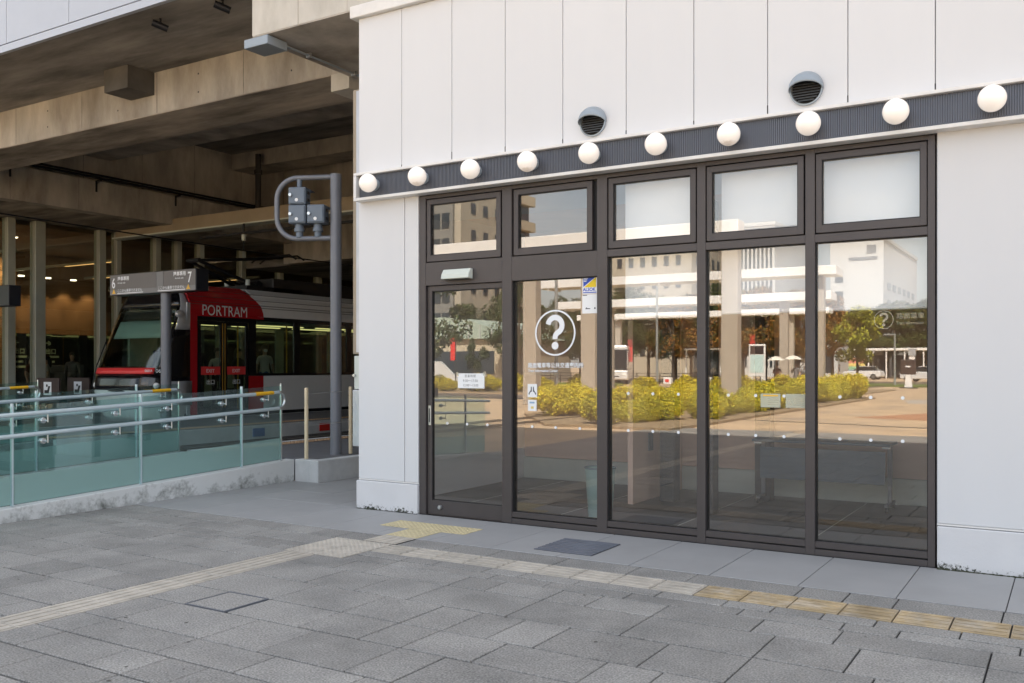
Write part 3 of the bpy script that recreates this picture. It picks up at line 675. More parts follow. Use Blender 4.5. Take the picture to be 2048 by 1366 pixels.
# trash bin, table
tb = thing('waste_bin', 'tall translucent teal waste bin inside the fixed pane', 'bin', (-3.97, 8.13, 0))
MB().lathe((-3.97, 8.13, 0), [(.115, .0), (.15, .50), (.155, .51), (.142, .51), (.108, .012)], 24).build('body', 'teal_plastic', tb, smooth=True)
MB().tube([(-3.97 + .152*math.cos(a*.2618), 8.13 + .152*math.sin(a*.2618), .508) for a in range(24)], .007, 6, closed=True).build('rim', 'table_blue', tb, smooth=True)
tt = thing('meeting_table', 'grey folding table with blue-grey modesty panel on castors', 'table', (-2.35, 10.2, 0))
bx('table_top', 'table_blue', tt, -3.02, -1.60, 9.95, 10.42, .68, .71, bevel=.004)
bx('modesty_panel', 'table_blue', tt, -2.95, -1.66, 10.02, 10.04, .28, .62)
for x in (-2.98, -1.66):
    lg_ = MB().box(x, x + .04, 10.17, 10.22, .06, .68).box(x, x + .04, 9.98, 10.4, .055, .085).build('leg', 'signal_grey', tt)
    for y in (10.0, 10.38): MB().cyl((x + .005, y, .028), (x + .035, y, .028), .028, 12).build('castor', 'gasket', lg_)
    MB().box(x - .02, x + .06, 9.96, 9.975, .66, .675).build('table_clip', 'paper', lg_)

# ================================================================ globe lamps and vents on the wall
gl = thing('globe_lamp', 'round opal globe lamp on the ribbed dark fascia', 'lamp', (0, 0, 0), group='globe lamps along the ribbed fascia')
MB().sphere((0, 0, 0), .0935, 28, 18).build('globe', 'opal', gl, smooth=True)
MB().lathe((0, 0, 0), [(.05, .06), (.052, .10), (.06, .102), (.06, .118)], 18, 'y').build('base', 'vent_grey', gl, smooth=True)
LAMPS = ('at the fascia end above the narrow white corner wall', 'above the handle side of the sliding door', 'above the inner edge of the sliding door', 'above the pane with question mark lettering', 'directly below the vent hood by the lettered pane', 'above the plain window beside the lettered pane', 'above the window with two notices', 'directly below the vent hood of the notice window', 'above the end window with faint gold lettering', 'above the bare white wall past the windows')
for k in range(10):
    x = -6.186 + .6322 * k
    o = gl if k == 0 else copy_tree(gl)
    o.location = (x, YF - .20, 3.383); o['label'] = 'round opal globe lamp ' + LAMPS[k]
    if k in (1, 3, 6):
        gch = [c for c in o.children if c.name.startswith('globe')][0]; gch.data = gch.data.copy(); gch.data.materials[0] = MATS['opal_dirty']; gch['label'] = 'globe with brown stain at its bottom'
for (x, lab) in ((-3.711, 'grey round vent hood above the fixed pane with lettering'), (-1.822, 'grey round vent hood between the two right-hand windows')):
    v = local_thing('vent_hood', lab, 'vent', (x, YF, 3.705), group='vent hoods above the fascia')
    m = MB(); nu, nv = 28, 10; vs = []; fs = []
    # quarter-dome hood: from the upper half of the wall rim out and down to an arched lip
    for j in range(nv + 1):
        e = R(90 * j / nv)
        for i in range(nu + 1):
            a = R(180 * i / nu); sa = math.sin(a); lip = -.018 + .050 * sa
            vs.append((.131 * math.cos(a), -.012 - .105 * (sa ** .7) * math.sin(e), lip + (.131 * sa - lip) * math.cos(e) + .004))
    for j in range(nv):
        for i in range(nu): p = j*(nu+1)+i; fs.append((p, p+1, p+nu+2, p+nu+1))
    m.add(vs, fs); hd = m.build('hood', 'vent_grey', v, smooth=True, world=False)
    so_ = hd.modifiers.new('thick', 'SOLIDIFY'); so_.thickness = .004; so_.offset = 1
    MB().lathe((0, 0, 0), [(.128, -.001), (.130, -.022), (.118, -.024), (.112, -.004)], 32, 'y').build('collar', 'vent_grey', v, smooth=True, world=False)
    MB().lathe((0, 0, 0), [(.111, -.003), (.111, -.006)], 28, 'y').build('backing', 'gasket', v, world=False)
    for k in range(7):
        z = -.092 + k * .021; hw = math.sqrt(max(.0, .112**2 - z*z))
        MB().prism([(-.03, z), (-.034, z - .004), (-.010, z + .012), (-.007, z + .014)], 'x', -hw, hw).build('slat', 'grille_slat', v, world=False)

# casing and cabinet on the left side of the building
cb = thing('switch_cabinet', 'pale blue-grey switch cabinet on the side of the white building', 'cabinet', (-6.75, 8.1, .5))
bx('body', 'tram_silver', cb, -6.96, -6.503, 7.90, 8.35, .60, 1.235, bevel=.006); bx('upper_box', 'inner_base', cb, -6.945, -6.503, 7.91, 8.34, 1.243, 1.62, bevel=.006)
MB().lathe((-6.93, 7.895, 1.40), [(.016, -.012), (.016, .012)], 12, 'y').build('lock', 'steel', cb)
for z in (.50, .52): pass
bx('bracket', 'inner_dark', cb, -6.9, -6.503, 7.98, 8.06, .50, .598)
cs = thing('pipe_casing', 'tall pale sheet-metal casing beside the white building edge', 'casing', (-6.72, 8.1, 1.6))
bx('casing', 'gutter_tan', cs, -6.958, -6.503, 7.905, 8.30, 1.64, 4.62, bevel=.005); bx('cover', 'tram_silver', cs, -6.90, -6.503, 7.895, 7.903, 1.66, 4.6)

# ================================================================ station: viaduct over the tram stop
def piece(name, mat, parent, *b): return MB().box(*b).build(name, mat, parent)
vd = thing('station_viaduct', 'concrete station viaduct with white panelled fascia over the tram stop', 'viaduct', (-16, 8.25, 0))
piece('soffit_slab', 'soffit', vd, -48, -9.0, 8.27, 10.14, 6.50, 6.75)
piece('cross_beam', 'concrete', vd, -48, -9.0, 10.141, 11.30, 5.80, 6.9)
piece('cross_beam_soffit', 'soffit_tan', vd, -48, -9.0, 10.146, 11.296, 5.785, 5.799)  # same beam's underside, shade and staining put into a darker colour
piece('beam_stub', 'stub_concrete', vd, -13.98, -13.36, 9.62, 10.140, 6.12, 6.499)
piece('girder', 'concrete_pale', vd, -9.0, 3.0, 8.30, 16.0, 5.735, 9.2)
piece('girder_soffit', 'concrete', vd, -8.995, 3.0, 8.305, 15.99, 5.72, 5.7345)  # girder underside sheet, toned darker for stains and painted-in shade
piece('haunch', 'concrete_pale', vd, -9.35, -9.001, 10.142, 15.9, 5.55, 6.2)
piece('edge_beam', 'concrete', vd, -22.4, -22.0, 6.2, 42, 5.56, 6.40)
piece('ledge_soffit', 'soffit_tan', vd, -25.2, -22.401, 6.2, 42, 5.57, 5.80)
piece('upper_wall', 'concrete', vd, -22.9, -22.41, 11.31, 42, 6.0, 8.1)
piece('high_slab', 'soffit', vd, -26, 3, 11.31, 42, 8.1, 8.4)
piece('far_beam', 'concrete', vd, -22.39, -5, 19.8, 20.8, 7.62, 8.09)
piece('far_wall', 'concrete', vd, -22.38, -5, 22.0, 22.4, 4.9, 8.09)
piece('far_soffit', 'soffit', vd, -24.6, -5, 22.41, 42, 4.9, 5.2)
piece('mid_beam', 'concrete', vd, -22.38, -5, 14.6, 15.6, 7.1, 8.09)
gt = piece('gutter_beam', 'gutter_tan', vd, -24.6, -6.3, 17.3, 17.55, 5.36, 5.72); piece('flange', 'inner_base', gt, -24.6, -6.3, 17.18, 17.56, 5.315, 5.355)
piece('back_wall', 'wood_dark', vd, -26, 3, 38, 38.4, -.01, 5.2)
piece('side_wall', 'concrete', vd, -6.9, -6.5, 11.25, 30, -.01, 5.72)
for k in range(12):
    x = -34.3 + 2.1*k; piece('form_joint', 'soffit', vd, x, x + .012, 10.138, 10.1405, 5.81, 6.49)
    for z in (6.0, 6.3): MB().lathe((x + 1.05, 10.139, z), [(.016, -.001), (.016, .0015)], 8, 'y').build('tie_hole', 'inner_dark', vd)
for k in range(16):
    y = 7.2 + 1.8*k; piece('form_joint', 'soffit', vd, -22.0005, -21.998, y, y + .012, 5.57, 6.39); piece('form_joint', 'soffit', vd, -22.4095, -22.407, y + .4, y + .412, 6.42, 8.08)
for x in (-8.2, -7.4):
    piece('form_joint', 'concrete', vd, x, x + .01, 8.298, 8.2995, 5.74, 7.5)
    MB().lathe((x + .3, 8.299, 6.35), [(.018, -.001), (.018, .001)], 8, 'y').build('tie_hole', 'soffit', vd)
# white fascia panels, as far as the shade they cast needs them
x = -48.0 + .55
while x < 26:
    zb = 6.63 if x < -10.2 else 9.25
    MB().box(x + .006, x + 1.65 - .006, 8.22, 8.27, zb, 11.0).build('fascia_panel', 'fascia_sky_tint', vd)
    x += 1.65
piece('fascia_trim', 'fascia_sky_tint', vd, -48, -9.01, 8.20, 8.268, 6.49, 6.60)
piece('fascia_joint', 'panel_joint', vd, -48, -9.01, 8.245, 8.269, 6.601, 6.64)
piece('upper_storey', 'panel', vd, -60, 40, 8.30, 42, 9.21, 15.35) if False else None
us = MB().box(-60, 40, 8.232, 42, 11.02, 15.3).box(-60, -9.02, 8.275, 42, 8.42, 11.01).box(3.02, 40, 8.275, 42, 8.42, 11.01).box(-9.0, 3.0, 8.275, 42, 9.21, 11.01).build('upper_storey', 'panel', vd)  # unseen top of the station, height set by the shadow it must cast
for k in range(18):
    x = -46 + 4.6 * k; MB().box(x, x + 4.2, 8.226, 8.231, 12.2, 14.2).build('window', 'bld_window', vd)
# lamp box with conduit under the girder, spot lights, pipes
lb = thing('conduit_box', 'grey lamp box with conduit under the concrete girder', 'lamp box', (-8.9, 8.5, 5.6))
bx('box', 'vent_grey', lb, -9.12, -8.70, 8.27, 8.62, 5.585, 5.70, bevel=.006); MB().cyl((-8.80, 8.6, 5.69), (-8.80, 14.5, 5.69), .016, 8).build('conduit', 'vent_grey', lb, smooth=True)
for y in (9.1, 10.0): bx('clamp', 'steel', lb, -8.84, -8.76, y, y + .03, 5.66, 5.719)
for (x, lab) in ((-11.2, 'small black spotlight under the white fascia, beside the concrete girder'), (-9.9, 'small black spotlight tight against the concrete girder')):
    s_ = thing('spotlight', lab, 'spotlight', (x, 8.6, 6.49), group='spotlights under the fascia')
    MB().cyl((x, 8.6, 6.499), (x, 8.6, 6.40), .015, 8).build('stem', 'black_metal', s_); MB().cyl((x - .05, 8.5, 6.42), (x + .06, 8.68, 6.36), .05, 12).build('head', 'black_metal', s_, smooth=True)
for i, (dx, dz, r) in enumerate(((0, 0, .035), (.05, .06, .03), (.09, -.02, .03))):
    t = MB().cyl((-21.9 + dx, 6.2, 6.46 + dz), (-21.9 + dx, 40, 6.46 + dz), r, 8).build('conduit_pipe', 'black_metal', smooth=True)
    tag(t, ('thickest black conduit pipe along the concrete edge beam', 'upper black conduit pipe along the concrete edge beam', 'lower outer black conduit pipe along the concrete edge beam')[i], 'pipe', 'black conduit pipes on the edge beam')
pb = thing('pipe_bracket', 'black angle bracket on the face of the concrete edge beam', 'bracket', (-21.95, 10, 6.2), group='pipe brackets on the edge beam')
MB().box(-21.999, -21.8, 9.98, 10.02, 6.36, 6.40).box(-21.999, -21.97, 9.98, 10.02, 6.10, 6.36).build('bracket', 'black_metal', pb)
for y in (12.6, 14.9, 17.4, 20.4): c_ = copy_tree(pb); c_.location.y = y
dp_ = thing('drop_pipe', 'dark vertical drain pipe hanging from the far beam', 'pipe', (-21.0, 19.6, 6.2)); MB().cyl((-21.0, 19.6, 6.1), (-21.0, 19.6, 7.9), .09, 12).build('pipe', 'brown_metal', dp_, smooth=True); MB().cyl((-21.0, 19.6, 7.3), (-21.0, 19.6, 7.42), .12, 12).build('collar', 'brown_metal', dp_)

# ================================================================ platforms, tracks
npf = piece('platform', 'platform_floor', None, -11.0, -8.45, 8.92, 42, -.014, .279); tag(npf, kind='structure')
MB().box(-8.45, -8.31, 8.77, 42, -.014, .285).box(-8.72, -8.451, 8.77, 8.919, -.014, .285).build('kerb', 'kerb_clean', npf, bevel=.008)
piece('edge_kerb', 'kerb_clean', npf, -11.02, -10.9, 8.922, 42, -.013, .284)
fpf = piece('platform', 'platform_floor', None, -17.5, -14.45, 9.0, 42, -.014, .281); tag(fpf, kind='structure')
piece('edge_kerb', 'kerb_clean', fpf, -14.449, -14.36, 9.0, 42, -.014, .285); piece('edge_kerb', 'kerb_clean', fpf, -17.59, -17.501, 9.0, 42, -.014, .285)
wpf = piece('platform', 'platform_floor', None, -40, -20.45, 7.0, 42, -.014, .280); tag(wpf, kind='structure')
tk = MB().box(-14.358, -11.021, 3.0, 42, -.013, .012).box(-20.449, -17.591, 3.0, 42, -.013, .012).build('track_bed', 'track_bed'); tag(tk, kind='structure')
for c_ in (-12.7, -18.9):
    for s_ in (-.533, .533): piece('rail', 'rail', tk, c_ + s_ - .03, c_ + s_ + .03, -60 if c_ > -15 else 0, 41, .0125, .075)
for (x0, lab) in ((-10.82, 'brown tactile strip along the edge of the near platform'), (-15.05, 'brown tactile strip on the island platform')):
    t = thing('tactile_strip', lab, 'tactile paving', (x0, 10, .285))
    y = 9.05
    while y < 24:
        m = MB().box(x0, x0 + .297, y, y + .297, .2815, .287)
        for p in range(4):
            for q in range(4): m.lathe((x0 + .037 + p*.074, y + .037 + q*.074, 0), [(.018, .287), (.014, .292)], 6)
        m.build('dot_tile', 'tact_brown', t); y += .30
for (y, mt, lab) in ((13.25, 'cloth_blue', 'small blue marker plate on the island platform edge'), (15.2, 'banner_red', 'small orange-red marker plate on the island platform edge')):
    t = thing('marker_plate', lab, 'marker', (-14.355, y, .1)); bx('plate', 'shade_teal' if y < 14 else mt, t, -14.358, -14.345, y, y + .32, .06, .23)
    if y < 14: t.children[0].data.materials[0] = MATS['cloth_blue']
# low wire fence posts beside the signal
wf = thing('wire_fence', 'pair of slim beige posts with thin wires on the platform edge', 'fence', (-8.6, 8.9, .285))
PP = [(-8.60, 8.86), (-8.60, 9.72)]
for (x, y) in PP: bx('post', 'beige_post', wf, x - .02, x + .02, y - .02, y + .02, .2855, 1.22, bevel=.005)
for z in (1.14, .72): MB().cyl((PP[0][0], PP[0][1], z), (PP[1][0], PP[1][1], z + .02), .004, 6).build('wire', 'steel', wf)
# ramps
def ztop(y): return .285 - (8.77 - y) / 25.5
for (xa, xb) in ((-10.86, -8.88), (-17.4, -14.47)):
    r_ = MB().prism([(8.765, ztop(8.765) - .03), (1.8, ztop(1.8) - .03), (1.8, -.014), (8.765, -.014)], 'x', xa, xb).build('ramp', 'platform_floor'); tag(r_, kind='structure')
def kerbwall(x0, x1, mat, nm, lab):
    o = MB().prism([(8.768, ztop(8.768)), (1.6, ztop(1.6)), (1.6, -.014), (8.768, -.014)], 'x', x0, x1).build(nm, mat, bevel=.01); tag(o, lab, 'kerb'); return o
kerbwall(-8.875, -8.72, 'kerb_mould', 'ramp_kerb', 'stained mossy concrete kerb below the front glass balustrade')
kerbwall(-11.02, -10.87, 'kerb', 'ramp_kerb', 'grey concrete kerb below the middle glass balustrade')
kerbwall(-14.468, -14.36, 'kerb', 'ramp_kerb', 'grey concrete kerb below the far glass balustrade')

# ================================================================ glass balustrades
def balustrade(X, lab, posts, ybeg, yend, brk, group='glass balustrades along the ramps', hook=False):
    b = thing('glass_balustrade', lab, 'balustrade', (X, (ybeg + yend) / 2, ztop(yend)), group=group)
    H1, H2 = .895, .69
    rx = X + .09
    cuts = [ybeg] + posts + [yend]
    for k in range(len(cuts) - 1):
        y0, y1 = cuts[k] + .008, cuts[k + 1] - .008
        z0 = .012
        p = MB().prism([(y0, ztop(y0) + z0), (y1, ztop(y1) + z0), (y1, ztop(y1) + .97), (y0, ztop(y0) + .97)], 'x', X - .006, X + .006).build('glass_panel', 'clear_glass', b)
        MB().prism([(y0 + .01, ztop(y0) + .02), (y1 - .01, ztop(y1) + .02), (y1 - .01, ztop(y1) + .295), (y0 + .01, ztop(y0) + .295)], 'x', X + .0065, X + .0075).build('frosted_film', 'frost', p)
    for y in posts: bx('post', 'handrail', b, X - .018, X + .018, y - .007, y + .007, ztop(y) + .003, ztop(y) + 1.0)
    def rail(h, nm):
        pth = [(rx, y, ztop(y) + h) for y in (ybeg, yend - .85, yend - .12)]
        o = MB().tube(pth, .022, 12).build(nm, 'handrail', b, smooth=True)
        return o
    up = rail(H1, 'upper_rail'); lo = rail(H2, 'lower_rail')
    ya, yb = yend - .52, yend - .22
    MB().tube([(rx, ya, ztop(ya) + H1), (rx, yb, ztop(yb) + H1)], .0235, 12).build('yellow_sleeve', 'rail_yellow', up, smooth=True)
    e = yend - .12; zc = ztop(e) + (H1 + H2) / 2; hh = (H1 - H2) / 2
    MB().tube([(rx, e + hh * math.sin(R(a)), zc + hh * math.cos(R(a))) for a in range(0, 181, 15)], .0205, 10).build('rail_bend', 'steel', b, smooth=True)
    for y in brk:
        for h in (H1, H2):
            z = ztop(y) + h; m = MB()
            m.cyl((rx, y, z - .02), (rx, y, z - .10), .007, 8).cyl((rx, y, z - .085), (X + .01, y, z - .085), .007, 8)
            m.build('bracket', 'steel', b)
            MB().lathe((X, y, z - .085), [(.03, .007), (.03, .02), (.024, .026), (.008, .027)], 16, 'x').build('disc', 'steel', b, smooth=True)
            MB().lathe((X, y, z - .085), [(.03, -.02), (.03, -.007)], 16, 'x').build('disc', 'steel', b)
    MB().box(X - .012, X + .012, yend - .006, yend + .012, ztop(yend) + .003, ztop(yend) + 1.0).build('end_post', 'steel', b)
    return b
balustrade(-8.80, 'teal glass balustrade with twin handrails on the stained kerb', [2.2, 3.6, 5.06, 6.50, 7.94], 1.6, 8.60, [2.9, 4.4, 5.37, 6.18, 6.84, 7.62, 8.30])
balustrade(-10.95, 'teal glass balustrade with twin handrails on the far side of the ramp', [2.2, 3.7, 5.15, 6.60, 8.02], 1.6, 8.72, [2.9, 4.4, 5.8, 6.3, 7.3, 8.42])
balustrade(-14.42, 'teal glass balustrade beside the island platform ramp', [2.2, 3.7, 5.15, 6.60, 8.02], 1.6, 8.72, [2.9, 4.4, 5.8, 7.3, 8.42])

# ================================================================ tram signal on the platform
ts = thing('tram_signal', 'grey signal post with looped arm holding three signal boxes seen from behind', 'signal', (-8.75, 9.59, .285))
P0 = Vector((-8.75, 9.59, 0)); AD = Vector((-.93, -.395, 0)).normalized()
MB().cyl((P0.x, P0.y, .279), (P0.x, P0.y, 4.17), .077, 24).build('post', 'signal_grey', ts, smooth=True)
pts = [P0 + AD*.05 + Vector((0, 0, 4.135))]
Wd, zt_, zb_, rc = .86, 4.135, 3.285, .30
for a in range(0, 91, 10): pts.append(P0 + AD*(Wd - rc + rc*math.sin(R(a))) + Vector((0, 0, zt_ - rc + rc*math.cos(R(a)))))
for a in range(0, 91, 10): pts.append(P0 + AD*(Wd - rc + rc*math.cos(R(a))) + Vector((0, 0, zb_ + rc - rc*math.sin(R(a)))))
pts.append(P0 + AD*.05 + Vector((0, 0, zb_)))
MB().tube(pts, .036, 12).build('loop_arm', 'signal_grey', ts, smooth=True)
def sig_box(u, z0, z1, lens=True):
    AN = Vector((AD.y, -AD.x, 0))   # towards the plaza
    if AN.y > 0: AN = -AN
    def pt(a, n_, z): q = P0 + AD*a + AN*n_; return (q.x, q.y, z)
    def obox(m, a0, a1, n0, n1, za, zb):
        v = [pt(a0,n0,za), pt(a1,n0,za), pt(a1,n1,za), pt(a0,n1,za), pt(a0,n0,zb), pt(a1,n0,zb), pt(a1,n1,zb), pt(a0,n1,zb)]
        return m.add(v, [(0,3,2,1),(4,5,6,7),(0,1,5,4),(1,2,6,5),(2,3,7,6),(3,0,4,7)])
    b = obox(MB(), u - .125, u + .125, -.10, .10, z0, z1).build('signal_box', 'signal_box', ts, bevel=.012, seg=2)
    obox(MB(), u - .112, u + .112, .1005, .112, z0 + .015, z1 - .015).build('cover', 'signal_box', b, bevel=.006)
    c = P0 + AD*u + AN*.113; d_ = AN
    MB().cyl((c.x, c.y, z0 + .06), (c.x + d_.x*.004, c.y + d_.y*.004, z0 + .06), .024, 14).build('round_label', 'white_print', b)
    q = P0 + AD*(u + .085) + AN*.113
    MB().cyl((q.x, q.y, z0 + .13), (q.x + d_.x*.03, q.y + d_.y*.03, z0 + .13), .022, 10).build('latch', 'steel', b)
    for s_ in (-1, 1): obox(MB(), u - .135, u - .125, -.03, .03, z0 + .05 if s_ < 0 else z1 - .09, z0 + .09 if s_ < 0 else z1 - .05).build('hinge', 'brown_metal', b)
    obox(MB(), u - .13, u + .13, -.26, -.1005, z1 - .02, z1 - .01).build('visor', 'signal_box', b)
    return b, pt
b1, pt = sig_box(.53, 3.75, 3.99); sig_box(.53, 3.485, 3.742); sig_box(.26, 3.485, 3.742)
for u in (.53, .26): MB().cyl(pt(u, 0, 3.30), pt(u, 0, 3.38), .05, 14).cyl(pt(u, 0, 3.38), pt(u, 0, 3.43), .072, 14).cyl(pt(u, 0, 3.43), pt(u, 0, 3.484), .06, 14).build('mount', 'signal_box', ts, smooth=True)
MB().cyl(pt(.53, 0, 3.991), pt(.53, 0, 4.11), .035, 12).build('mount', 'signal_box', ts, smooth=True)

# ================================================================ platform number sign
sg = thing('platform_sign', 'grey platform number sign reading 6 and 7 on a post', 'sign', (-16.2, 12.3, .281))
SY = 12.29; sx0, sx1 = -17.66, -14.92
bx('board', 'sign_black', sg, sx0, sx1, SY, SY + .32, 3.02, 3.46, bevel=.01)
MB().box(sx0 + .01, -16.13, SY - .006, SY - .0005, 3.13, 3.45).build('face', 'sign_grey', sg); MB().box(-15.90, sx1 - .01, SY - .006, SY - .0005, 3.13, 3.45).build('face', 'sign_grey', sg)
MB().box(sx0 + .01, sx1 - .01, SY - .006, SY - .0005, 3.025, 3.128).build('face', 'sign_light', sg); MB().box(-16.12, -15.91, SY - .008, SY - .0005, 3.13, 3.45).build('face', 'sign_light', sg)
MB().cyl((-16.02, SY + .15, .276), (-16.02, SY + .15, 3.02), .105, 18).build('post', 'signal_grey', sg, smooth=True)
text('number', '6', .30, 'white_print', sg, (sx0 + .07, SY - .008, 3.175), depth=.001, sx=.8, bold=.004); text('number', '7', .30, 'white_print', sg, (sx1 - .24, SY - .008, 3.19), depth=.001, sx=.8, bold=.004)
text('caption', '降車専用', .095, 'white_print', sg, (sx0 + .27, SY - .008, 3.33), depth=.001, bold=.002); text('caption', '降車専用', .095, 'white_print', sg, (sx1 - .67, SY - .008, 3.34), depth=.001, bold=.002)
text('caption', 'Arrivals only', .05, 'white_print', sg, (sx0 + .27, SY - .008, 3.26), depth=.001); text('caption', 'Arrivals only', .05, 'white_print', sg, (sx1 - .62, SY - .008, 3.27), depth=.001)
for (x, ) in ((sx0 + .26,), (sx1 - 1.16,)):
    text('caption', 'ここから乗車できません', .075, 'white_print', sg, (x, SY - .008, 3.083), depth=.001); bx('print_line', 'white_print', sg, x, x + .85, SY - .009, SY - .0065, 3.045, 3.062)
for x in (sx0 + .14, sx1 - .22): MB().prism([(x - .06, 3.05), (x + .06, 3.05), (x, 3.155)], 'y', SY - .009, SY - .0065).build('warning_triangle', 'amber_tri', sg)
ds = thing('display_board', 'black information display hanging over the left platform', 'sign', (-22.2, 13.0, 3.2))
bx('board', 'sign_black', ds, -23.6, -21.35, 12.2, 12.5, 2.93, 3.42, bevel=.01); MB().cyl((-22.4, 12.35, .276), (-22.4, 12.35, 2.93), .06, 12).build('post', 'sign_black', ds)

# ================================================================ concourse behind the glazing
cc = thing('concourse_glazing', 'tall glazed concourse wall with pale green-grey mullions', 'glazing', (-24.7, 18, .28))
XG = -24.7
for (y, wd) in ((14.2, .22), (15.02, .30), (16.95, .22), (17.5, .16), (18.9, .2), (19.7, .2), (20.6, .2), (22.4, .2), (24.2, .2), (26.2, .2), (28.5, .2), (11.2, .2), (9.2, .2)):
    MB().box(XG - .28, XG, y - wd/2, y + wd/2, .2805, 5.565).build('mullion', 'mullion', cc, bevel=.01)
bx('pane', 'hall_glass', cc, XG - .15, XG - .14, 8, 42, .29, 5.55)
bx('head', 'brown_metal', cc, XG - .3, XG + .02, 6.3, 42, 5.30, 5.568) if False else None
hl = thing('concourse_hall', 'dim brown timber-lined concourse behind the glazing', 'hall', (-30, 18, .28))
bx('floor', 'inner_floor', hl, -44, XG - .3, 5, 44, .2805, .285); bx('ceiling', 'wood_dark', hl, -44, XG - .31, 5, 44, 5.45, 5.56)
bx('timber_wall', 'wood_dark', hl, -31.2, -31.0, 17.2, 21.5, .29, 5.4); bx('rear_wall', 'wood_dark', hl, -43, -42.8, 5, 44, .29, 5.4); bx('end_wall', 'wood_dark', hl, -43, -25.2, 40, 40.2, .29, 5.4)
for k in range(22): bx('timber_board', 'wood', hl, -29.2, -28.95, 10.0, 16.78, .30 + k*.212, .50 + k*.212, bevel=.006)
bx('pillar', 'brown_metal', hl, -31.4, -30.3, 24.0, 25.6, .29, 5.4)
for k in range(5): bx('lit_panel', 'shade_teal', hl, -33.0, -32.95, 23.35, 24.15, .5 + k*.72, 1.17 + k*.72)
for k in range(8):
    y = 11.5 + k*3.0; l_ = bx('ceiling_slat', 'mullion', hl, -40, XG - .45, y, y + .10, 4.7 + .0*k, 4.78); bx('strip_light', 'strip_warm', l_, -30.5 + (k % 3)*1.5, -27.8 + (k % 3)*1.5, y + .01, y + .09, 4.69, 4.699)
for k in range(6):
    y = 15.9 + k*.95
    dl_ = MB().lathe((-30.4, y, 4.55), [(.10, 0), (.10, .04)], 14).build('down_light', 'down_light', hl)
    if k < 6:
        L_ = bpy.data.lights.new('down_light', 'SPOT'); L_.energy = 42; L_.color = (1, .68, .38); L_.spot_size = R(75); L_.spot_blend = .7; L_.shadow_soft_size = .1
        lo_ = bpy.data.objects.new('down_light_glow', L_); C.objects.link(lo_); lo_.parent = dl_; lo_.location = Vector((-30.4, y, 4.53)) - org(hl); lo_.rotation_euler = (0, R(24), 0)
L_ = bpy.data.lights.new('board_light', 'SPOT'); L_.energy = 150; L_.color = (1, .72, .45); L_.spot_size = R(90); L_.spot_blend = .8
lo_ = bpy.data.objects.new('down_light_glow', L_); C.objects.link(lo_); lo_.parent = hl; lo_.location = Vector((-27.6, 15.9, 5.3)) - org(hl); lo_.rotation_euler = (0, R(38), 0)
bx('down_light', 'down_light', hl, -27.7, -27.5, 15.8, 16.0, 5.42, 5.449)
dr = thing('direction_board', 'black direction board with pale green arrows and lettering', 'sign', (-29.5, 18, .29))
bx('board', 'sign_black', dr, -30.5, -30.35, 17.3, 21.3, .285, 2.62)
for (y, arr) in ((17.5, '←'), (18.62, '→')):
    text('arrow', arr, .22, 'green_print', dr, (-30.345, y, 2.24), rot=(R(90), 0, R(90)), depth=.001, bold=.01); text('caption', '出口', .20, 'green_print', dr, (-30.345, y, 1.95), rot=(R(90), 0, R(90)), depth=.001, bold=.006)
    for k in range(6 if y > 18 else 3): bx('print_line', 'green_print', dr, -30.347, -30.342, y, y + (.34 if k % 2 else .5), 1.80 - k*.17, 1.87 - k*.17)
tm = thing('ticket_machine', 'dark grey ticket machine pair before the direction board', 'machine', (-29.0, 18.3, .285))
bx('body', 'ticket_grey', tm, -29.6, -29.0, 17.55, 19.2, .285, 1.55, bevel=.03); [bx('screen', 'sign_black', tm, -28.999, -28.99, 17.7 + k*.8, 18.1 + k*.8, .85, 1.3) for k in range(2)]
for (y, lab) in ((13.25, 'low dark red barrier with white pictogram, beside the concourse mullion'), (14.05, 'low dark red barrier with white pictogram, beside the tram nose')):
    t = thing('low_barrier', lab, 'barrier', (-21.6, y, .28), group='low barriers with white pictograms')
    bx('panel', 'machine_dark', t, -21.95, -21.05, y, y + .06, .60, 1.22, bevel=.01); bx('leg', 'machine_dark', t, -21.9, -21.84, y + .01, y + .05, .276, .6); bx('leg', 'machine_dark', t, -21.16, -21.10, y + .01, y + .05, .276, .6)
    ic = bx('icon', 'white_print', t, -21.66, -21.34, y - .004, y - .0005, .80, 1.12)
    MB().prism([(-21.62, .84), (-21.45, .84), (-21.38, 1.02), (-21.46, 1.02), (-21.5, .92), (-21.62, .92)], 'y', y - .008, y - .0045).build('pictogram', 'sign_black', ic)
    MB().lathe((-21.52, y - .006, 1.03), [(.035, -.0018), (.035, .0018)], 10, 'y').build('pictogram', 'sign_black', ic)

